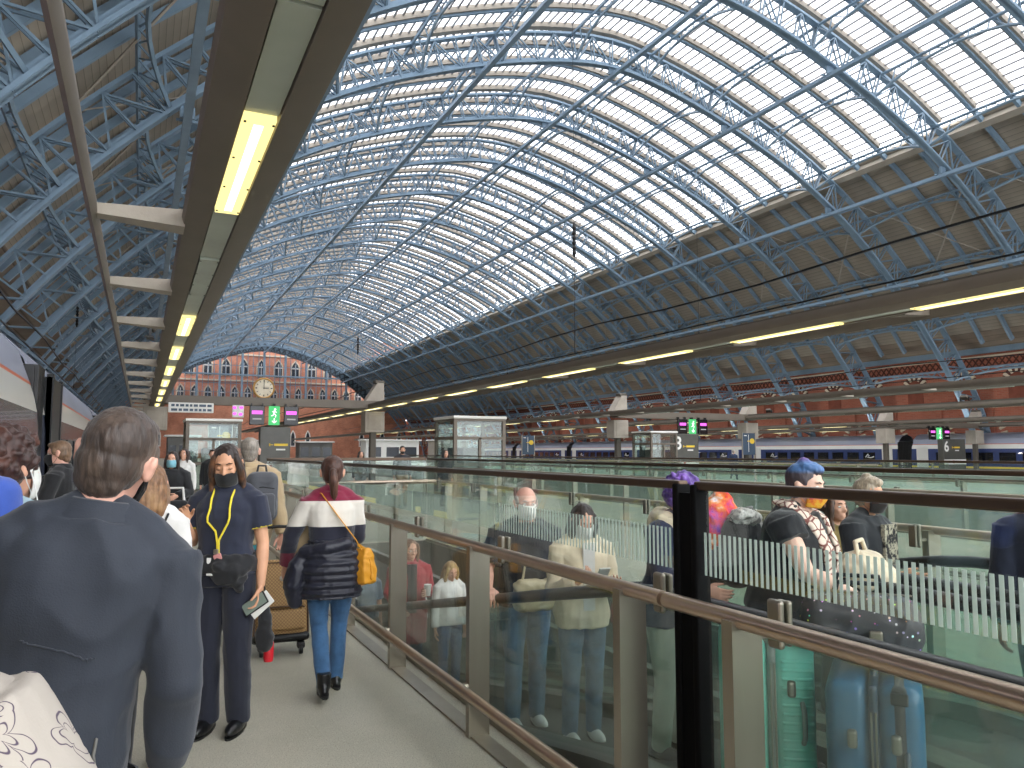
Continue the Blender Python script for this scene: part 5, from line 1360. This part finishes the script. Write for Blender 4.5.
m = MB(); m.loft([[Vector((x * w, y * d, z)) + Vector((.0, 0, 0)) for x, y in ((-1, -1), (-.3, -1.15), (.3, -1.15), (1, -1), (1.05, 0), (1, 1), (.3, 1.1), (-.3, 1.1), (-1, 1), (-1.05, 0))] for z, w, d in ((0, .075, .035), (.012, .09, .05), (.10, .10, .056), (.18, .098, .044), (.225, .092, .024), (.235, .085, .012))])
me = remesh(m, .006, 3); displace(me, folds(.005, 16)); me.transform(Matrix.Rotation(R(-60), 4, 'Z') @ Matrix.Rotation(R(-8), 4, 'Y')); link('bag_body', me, M_MUST, t, True)
b0 = T((.215, -.075, .78))
m = MB(); m.tube([Vector((.0, -.02, .21)), T((.16, -.125, 1.10)) - b0, T((.03, -.145, 1.27)) - b0, T((-.085, -.09, 1.435)) - b0, T((-.10, .02, 1.44)) - b0, T((-.03, .15, 1.28)) - b0, T((.14, .15, 1.10)) - b0, Vector((.04, .05, .21))], .012, 8, flat=(1, .3), up=(1, 0, 0)); m.build('strap', M_MUST, t, True)
m = MB(); m.tube([(.03, -.06, .20), (.045, -.075, .14), (.05, -.08, .07)], .006, 6); m.ell((.05, -.08, .06), (.012, .012, .022)); m.build('tassel', M_MUST, t, True)
t, D = held(P, 'tote_bag', 'beige tote bag carried at the front left of the walking woman', 'bag', T((-.14, .15, .98)))
m = MB(); m.rbox((0, .03, .10), (.20, .10, .24), .03); me = remesh(m, .009, 3); displace(me, folds(.01, 10)); link('bag_body', me, M_BEIGE, t, True); m = MB(); m.tube([(-.06, .03, .21), (-.05, .03, .32), (.05, .03, .32), (.06, .03, .21)], .01, 8); m.build('handle', M_BEIGE, t, True)
# ================================================================== PEOPLE ON THE MOVING RAMPS
M_SLATE = cloth('charcoal_tee', '#2a2b30', .9)
# man with white mask
P = person('bald man with white cup mask and black T-shirt riding the moving ramp', (2.62, 5.22, rz_(5.22)), 174, 1.74, wide=1.12, belly=.05, head=(-4, -8, 0), skin='pink', vox=.007, arms={1: ((.42, .25, -1), (.25, .85, -.35)), -1: ((-.2, .1, -1), (.12, .7, -.7))}, top=M_SLATE, sleeve=.85, hem=.86, loose=.026, topfold=(.010, 7), bottom=M_DENIML, shoes=M_WHITEC, brows='#a09890', hands={1: dict(d=(.1, .9, -.3), n=(0, -.2, -1), curl=.5)})
hair(P, 'bald', M_hair('silver', '#9c968c', '#bdb8ae'), .006); mask(P, M_MASKW, 'cup'); glasses(P, M_GREY)
t, D = held(P, 'handbag', 'pale cream leather handbag hanging in front of the man with white mask', 'bag', P.T((.02, .26, .86)))
M_CLEA = paint('cream_leather', '#c9bd9c', .5, 0, .1, 9., .002, 80.)
m = MB(); m.rbox((0, 0, .11), (.33, .12, .22), .05, n=4); me = remesh(m, .008, 3); displace(me, folds(.010, 12)); link('bag_body', me, M_CLEA, t, True)
m = MB(); m.tube([(-.10, 0, .21), (-.08, 0, .32), (.08, 0, .32), (.10, 0, .21)], .010, 8); m.build('handle', M_CLEA, t, True); m = MB(); m.tube([(-.15, -.045, .19), (.15, -.045, .19)], .004, 6); m.build('zip', M_STEEL, t)
# woman in a cream jacket
P = person('dark haired woman in a cream jacket looking down at her phone on the ramp', (2.62, 4.40, rz_(4.40)), 172, 1.50, True, 1.05, head=(0, -24, 0), skin='light', vox=.007, lids=True, arms={1: ((.22, .15, -1), (-.35, .85, .25)), -1: ((-.22, .15, -1), (.30, .85, .1))}, top=M_CREAMC, hem=.82, loose=.03, topfold=(.011, 7), bottom=M_DENIML, shoes=M_WHITEC, collar=M_CREAMC,
           hands={1: dict(d=(-.3, .6, .4), n=(-.4, 0, 1), curl=.7), -1: dict(d=(.3, .7, .2), n=(.3, 0, 1), curl=.6)})
hair(P, 'long', M_hair('darkbrown', '#2f1d16'), .006, .24); mask(P, M_MASKW)
m = MB(); m.loft([[P.T((x, y, z)) for x, y in ((-.05, .128), (.05, .128), (.045, .146), (-.045, .146))] for z in np.linspace(1.43, .95, 6)]); m.build('shirt_front', M_WHITEC, P.root)
pm = (P.WR[1] + P.WR[-1]) / 2 + Vector((0, .09, .06))
t, D = held(P, 'smartphone', 'white phone held up by the woman in the cream jacket', 'phone', pm); MB().rbox((0, 0, 0), (.075, .012, .15), .006).xf(Matrix.Rotation(R(-40), 4, 'X')).build('case', M_WHITE, t); MB().bx(-.033, .033, -.0075, -.006, -.068, .068).xf(Matrix.Rotation(R(-40), 4, 'X')).build('screen', M_BLACK, t)
# purple haired woman
Ppu = P = person('person with purple curly hair in a navy hoodie with cream lining', (2.74, 3.62, rz_(3.62)), 196, 1.54, True, 1.12, lean=8, head=(10, -14, 0), skin='pink', vox=.007, arms={-1: ((-.30, .45, -1), (-.1, 1, -.15)), 1: ((.25, .3, -1), (-.3, .9, -.2))}, top=cloth('navy_hoodie', '#222a48', .9), loose=.035, hem=.80, topfold=(.012, 6), bottom=cloth('sage', '#a3ada0'), shoes=M_BLACKC,
           hands={-1: dict(d=(-.1, 1, -.3), n=(0, -.2, -1), curl=.6)})
hair(P, 'curly', M_hair('purple', '#5b3a94', '#8a62c0'), .007, puff=.020, seed=5); mask(P, M_MASKB)
m = MB()
for q in (-1, 1): m.tube([P.T((q * .06, -.11, 1.45)), P.T((q * .115, -.02, 1.46)), P.T((q * .085, .10, 1.40)), P.T((q * .035, .16, 1.27))], [.05, .055, .045, .03], 12, flat=(1, .6))
m.ell(P.T((0, -.13, 1.40)), (.11, .06, .09)); me = remesh(m, .008, 3); displace(me, folds(.008, 14)); link('hood', me, M_CREAMC, P.root, True)
# large woman with blue hair
Pbl = P = person('woman with blue and lilac cropped hair, orange mask and black T-shirt', (2.98, 2.98, rz_(2.98)), 206, 1.545, True, 1.36, belly=.06, lean=10, head=(-6, -6, 0), skin='pale', vox=.0065, arms={1: ((.30, .55, -1), (-.25, 1, -.42)), -1: ((-.30, .35, -1), (.1, .95, -.35))}, top=M_BLACKC, sleeve=.38, loose=.024, hem=.80, topfold=(.010, 7), bottom=M_BLACKC, shoes=M_SHOE,
           hands={1: dict(d=(-.2, 1, -.25), n=(0, -.2, -1), curl=.35, spread=.2), -1: dict(d=(.1, 1, -.3), n=(0, -.2, -1), curl=.5)})
hb_ = hair(P, 'crop', None, .0055)
def _bluehair():
    t = NT('hair_blue_lilac'); v = t.coord('Object', (1, 1, .3)); n = t.noise(v, 80., 3.); n2 = t.noise(t.coord('Object'), 11., 2.)
    sp = t.n('ShaderNodeSeparateXYZ'); t.l(t.coord('Object'), sp.inputs[0])
    hz = t.ramp(t.math('ADD', t.math('MULTIPLY', t.math('SUBTRACT', sp.outputs['Z'], P.hf((0, 0, .1)).z), 9.), .5), [(.25, lin('#4d4038')), (.42, lin('#4f79ad')), (.75, lin('#5b86bb')), (.95, lin('#7d5aa0'))])
    t.bsdf(t.mix(t.math('MULTIPLY', n, .5), hz, lin('#2c3a5c')), .5, 0, n, .004, .8); return t.m
hb_.data.materials.clear(); hb_.data.materials.append(_bluehair())
def _tiedye(nm, cs, sc):
    t = NT(nm); v = t.coord('Object'); n = t.noise(v, sc, 3., .6); t.bsdf(t.ramp(n, [(.30 + .40 * i / (len(cs) - 1), lin(c)) for i, c in enumerate(cs)]), .85, 0, t.noise(v, 200., 2.), .002, .4); return t.m
mask(P, _tiedye('orange_mask', ('#d23a2a', '#f08a2c', '#f2c040', '#e8622c'), 28.), 'cloth')
T = P.T
def _scarf():
    t = NT('patterned_scarf'); v = t.coord('Object'); vo = t.n('ShaderNodeTexVoronoi', feature='DISTANCE_TO_EDGE'); vo.inputs['Scale'].default_value = 22.; t.l(v, vo.inputs['Vector'])
    t.bsdf(t.mix(t.ramp(vo.outputs['Distance'], [(.05, (1, 1, 1, 1)), (.11, (0, 0, 0, 1))]), lin('#e6d4c4'), lin('#7d4a44')), .9); return t.m
m = MB()
for q in (-1, 1): m.tube([T((q * .05, -.10, 1.47)), T((q * .105, -.02, 1.475)), T((q * .10, .11, 1.41)), T((q * .075, .20, 1.28)), T((q * .06, .245, 1.10)), T((q * .06, .25, .98))], [.035, .045, .045, .04, .04, .045], 12, flat=(1, .4))
me = remesh(m, .007, 3); displace(me, folds(.008, 16)); link('scarf', me, _scarf(), P.root, True)
t, D = held(P, 'tote_bag', 'cream canvas tote bag over the forearm of the woman with orange mask', 'bag', P.EL[-1] + Vector((.02, .17, -.10)))
m = MB(); m.ell((0, 0, .10), (.15, .12, .085)); m.ell((.02, .05, .06), (.12, .12, .08)); me = remesh(m, .009, 3); displace(me, folds(.014, 12)); link('bag_body', me, M_CREAMC, t, True)
m = MB(); m.tube([(-.09, 0, .15), (-.07, -.02, .23), (.05, -.02, .23), (.08, 0, .15)], .012, 8); m.build('handle', M_CREAMC, t, True)
backpack(P, 'black backpack behind the shoulder of the woman with orange mask', M_BLACKC, cloth('grey_strap', '#7c7c7a'), (.0, -.17, .98), (.28, .16, .36))
t, D = held(P, 'drawstring_bag', 'tie dye bag in orange, pink and violet behind the orange masked woman', 'bag', T((.0, -.5, 1.10)))
t.location = (2.83, 3.30, 1.10)
m = MB(); m.ell((0, 0, .12), (.14, .10, .15)); m.ell((.0, .02, .24), (.06, .05, .06)); me = remesh(m, .008, 3); displace(me, folds(.016, 12)); link('bag_body', me, _tiedye('tie_dye', ('#7a3fb0', '#c83a8a', '#e8402e', '#f08a2e', '#e8dcd8', '#b848b0'), 9.), t, True); m = MB(); m.tube([(0, .02, .27), (.05, .1, .32), (.02, .2, .30)], .008, 6); m.build('cord', M_WHITEC, t)
t, D = held(P, 'bundled_scarf', 'grey and white crumpled cloth on the backpack of the orange masked woman', 'cloth', T((.0, -.30, 1.30)))
m = MB(); m.ell((0, 0, .03), (.13, .08, .04)); m.ell((.08, .03, .05), (.08, .06, .035)); m.ell((-.1, .0, .0), (.06, .05, .05)); me = remesh(m, .008, 2); displace(me, folds(.02, 16)); link('cloth_bundle', me, _tiedye('grey_white_knit', ('#6c6c6a', '#d8d6d0', '#8c8a86'), 40.), t, True)
# people on the second ramp
P = person('woman with long brown hair in an ochre jacket beyond the orange masked woman', (4.22, 3.78, rz_(3.78)), 178, 1.44, True, 1.1, head=(5, 2, 0), skin='light', vox=.008, top=cloth('ochre', '#7d6a34'), loose=.03, bottom=M_BLACKC, shoes=M_SHOE); hair(P, 'long', M_hair('brown2', '#4a2f20', '#6e4a30'), .008, .22)
P = person('person with pale blond hair, black mask and black jacket on the second ramp', (3.92, 3.26, rz_(3.26)), 190, 1.46, True, 1.12, head=(0, -6, 0), skin='tan', vox=.0075, arms={1: ((.3, .3, -1), (-.3, .9, -.1))}, top=cloth('dark_jacket', '#23262b'), loose=.03, bottom=M_BLACKC, shoes=M_SHOE)
hair(P, 'crop', M_hair('blond_grey', '#b5a78e', '#d8cdb8'), .007); mask(P, cloth('dark_mask', '#2a2422'))
m = MB(); m.loft([[P.T((x, y, z)) for x, y in ((-.085, .140), (.085, .140), (.08, .165), (-.08, .165))] for z in np.linspace(1.40, 1.02, 6)]); m.build('printed_shirt', _tiedye('print_shirt', ('#1d1d1f', '#1d1d1f', '#b9b19c', '#1d1d1f'), 26.), P.root)
P = person('white haired person in a navy coat cut off at the right edge', (3.98, 2.26, 0), -50, 1.52, False, 1.08, head=(-10, 0, 0), skin='pink', vox=.0075, top=cloth('navy_coat', '#1a2135'), loose=.036, hem=.78, bottom=M_BLACKC, shoes=M_SHOE, collar=cloth('navy_coat', '#1a2135')); hair(P, 'short', M_hair('white', '#c9c4ba', '#e6e2da'), .007)
# lower down the ramp
P = person('woman in a bright red coat lower down the ramp, holding a cup', (2.78, 8.45, rz_(8.45)), 176, 1.66, True, 1.06, head=(12, -6, 0), skin='light', vox=.009, arms={-1: ((-.25, .2, -1), (.35, .9, .1)), 1: ((.25, .2, -1), (-.2, .7, -.4))}, top=cloth('red_coat', '#9c1f2e', .9), hem=.55, loose=.036, topfold=(.012, 6), bottom=M_DENIM, shoes=M_SHOE); hair(P, 'bob', M_hair('auburn2', '#7a5238', '#a07850'), .009)
glasses(P, M_BLACK)
m = MB(); m.loft([[P.T((x, y, z)) for x, y in ((-.06, .132), (.06, .132), (.05, .162), (-.05, .162))] for z in np.linspace(1.44, .9, 6)]); m.build('black_top', M_BLACKC, P.root)
m = MB(); m.tube([P.T((.09, -.08, 1.45)), P.T((.10, .1, 1.42)), P.T((.11, .17, 1.2)), P.T((.13, .18, .95))], .016, 8, flat=(1, .4)); m.build('bag_strap', cloth('pink_strap', '#b8686a'), P.root)
t, D = held(P, 'paper_cup', 'white paper cup held by the woman in the red coat', 'cup', P.WR[-1] + Vector((.02, .09, -.02))); MB().lathe([(.003, 0), (.028, 0), (.04, .11), (.003, .11)], 18).build('cup_body', M_WHITE, t, auto=50); MB().lathe([(.003, .11), (.042, .11), (.042, .122), (.003, .126)], 18).build('lid', M_WHITE, t, auto=50)
P = person('girl with long blonde hair in a white top, looking down on the ramp', (3.0, 7.75, rz_(7.75)), 182, 1.36, True, .95, head=(6, -26, 4), skin='light', lids=True, vox=.009, top=M_WHITEC, loose=.02, bottom=M_DENIM, shoes=M_WHITEC); hair(P, 'long', M_hair('blonde', '#a9814c', '#d8b87a'), .008, .36)
P = person('grey haired man behind the red coat and the blonde girl', (3.04, 9.25, rz_(9.25)), 180, 1.50, False, 1.0, skin='pink', vox=.012, top=M_WHITEC, bottom=M_BLACKC, shoes=M_SHOE); hair(P, 'short', M_hair('silver', '#9c968c'), .011)
P = person('person in a denim jacket low on the ramp beside the mustard bag', (2.76, 10.2, rz_(10.2)), 178, 1.58, True, 1.0, skin='light', vox=.012, arms={1: ((.3, .4, -1), (-.3, .7, .9))}, top=cloth('denim_jacket', '#5d7384'), bottom=M_BLACKC, shoes=M_SHOE, sleeve=.9); hair(P, 'bob', M_hair('darkbrown', '#2f1d16'), .011)
# ---- suitcases on the ramp
M_TEAL = paint('teal_shell', '#86e4d2', .35, 0, .06, 3., .0005, 300.)
M_ZGREY = paint('zip_grey', '#8f9490', .6, 0, .1, 12.)
rolling_case('suitcase', 'teal hard shell suitcase with ridges standing in front of the purple haired person', (2.58, 2.73, 0), -34, .36, .40, .80, M_TEAL, M_ZGREY)
M_BLUEC = paint('petrol_blue_shell', '#255d7e', .3, 0, .08, 3.); M_BLUED = paint('dark_blue_shell', '#1d3346', .35, 0, .08, 3.)
rolling_case('suitcase', 'petrol blue hard suitcase with a black strap, nearest behind the glass', (2.72, 2.26, 0), -52, .34, .50, .72, M_BLUEC, M_BLUED, False, strap=(M_BLACKC, .09))
def _dots():
    t = NT('dotted_bag'); v = t.coord('Object'); vo = t.n('ShaderNodeTexVoronoi'); vo.inputs['Scale'].default_value = 36.; t.l(v, vo.inputs['Vector'])
    hs = t.n('ShaderNodeHueSaturation'); hs.inputs['Saturation'].default_value = .9; hs.inputs['Value'].default_value = 1.2; t.l(vo.outputs['Color'], hs.inputs['Color'])
    t.bsdf(t.mix(t.ramp(vo.outputs['Distance'], [(.15, (1, 1, 1, 1)), (.20, (0, 0, 0, 1))]), lin('#3f4145'), hs.outputs[0]), .6); return t.m
tb = thing('holdall', 'charcoal holdall with coloured dots lying on the petrol blue suitcase', 'bag', (2.70, 2.30, .775), R(-48))
m = MB(); m.rbox((0, 0, .12), (.46, .26, .24), .09, n=4); me = remesh(m, .008, 4); displace(me, folds(.010, 9)); link('bag_body', me, _dots(), tb, True)
m = MB(); m.tube([(-.19, 0, .245), (.19, 0, .245)], .005, 6); m.build('zip', M_STEEL, tb)
for q in (-1, 1): m = MB(); m.tube([(-.10, q * .09, .22), (-.08, q * .10, .30), (.08, q * .10, .30), (.10, q * .09, .22)], .010, 8); m.build('handle', M_BLACKC, tb, True)
m = MB(); m.rbox((.05, -.145, .10), (.05, .02, .05), .008); m.build('buckle', M_STEEL, tb)
# ================================================================== PEOPLE FAR AWAY
P = person('dark haired woman in black and white beyond the second balustrade, first of three', (6.05, 23.2, 0), 185, 1.62, True, vox=.014, top=M_BLACKC, bottom=M_BLACKC, shoes=M_SHOE, loose=.03); hair(P, 'long', M_hair('darkbrown', '#2f1d16'), .013, .25)
P = person('dark haired bearded man in charcoal beyond the second balustrade', (7.05, 22.2, 0), 172, 1.78, vox=.014, top=M_SLATE, bottom=cloth('tan_trousers', '#8a7256'), shoes=M_SHOE); hair(P, 'short', M_hair('black', '#17120f'), .013)
m = MB(); m.ell((0, .05, -.075), (.058, .058, .048), None, 14, 9, P.hf); m.build('beard', M_hair('black', '#17120f'), P.root, True)
P = person('woman with long black hair in a black coat beyond the second balustrade', (8.15, 21.5, 0), 188, 1.66, True, vox=.014, top=M_BLACKC, hem=.6, bottom=M_BLACKC, shoes=M_SHOE, loose=.03); hair(P, 'long', M_hair('black', '#17120f'), .013, .25)
P = person('man in navy walking along the middle platform beside the blue train', (31.2, 35.0, 0), -60, 1.72, vox=.02, top=cloth('navy_suit', '#20304c'), bottom=cloth('navy_suit', '#20304c'), shoes=M_SHOE, legs={1: ((.09, .16, .50), (.09, .22, .085)), -1: ((-.09, -.02, .48), (-.09, -.30, .15))}); hair(P, 'short', M_hair('grey', '#8c8378'), .02)
for q, (x, y, r_, mt, lb) in enumerate(((1.5, 19.0, 175, M_BLACKC, 'person in black far down the walkway near the glass lift'), (.8, 17.0, 160, M_WHITEC, 'person in white far down the walkway by the lift'), (2.2, 24.5, 190, M_NAVYP, 'person in navy beyond the beige jacketed man'))):
    P = person(lb, (x, y, 0), r_, 1.66, bool(q % 2), vox=.014, top=mt, bottom=M_BLACKC, shoes=M_SHOE); hair(P, ('short', 'bob', 'short')[q], M_hair('darkbrown', '#2f1d16'), .013)
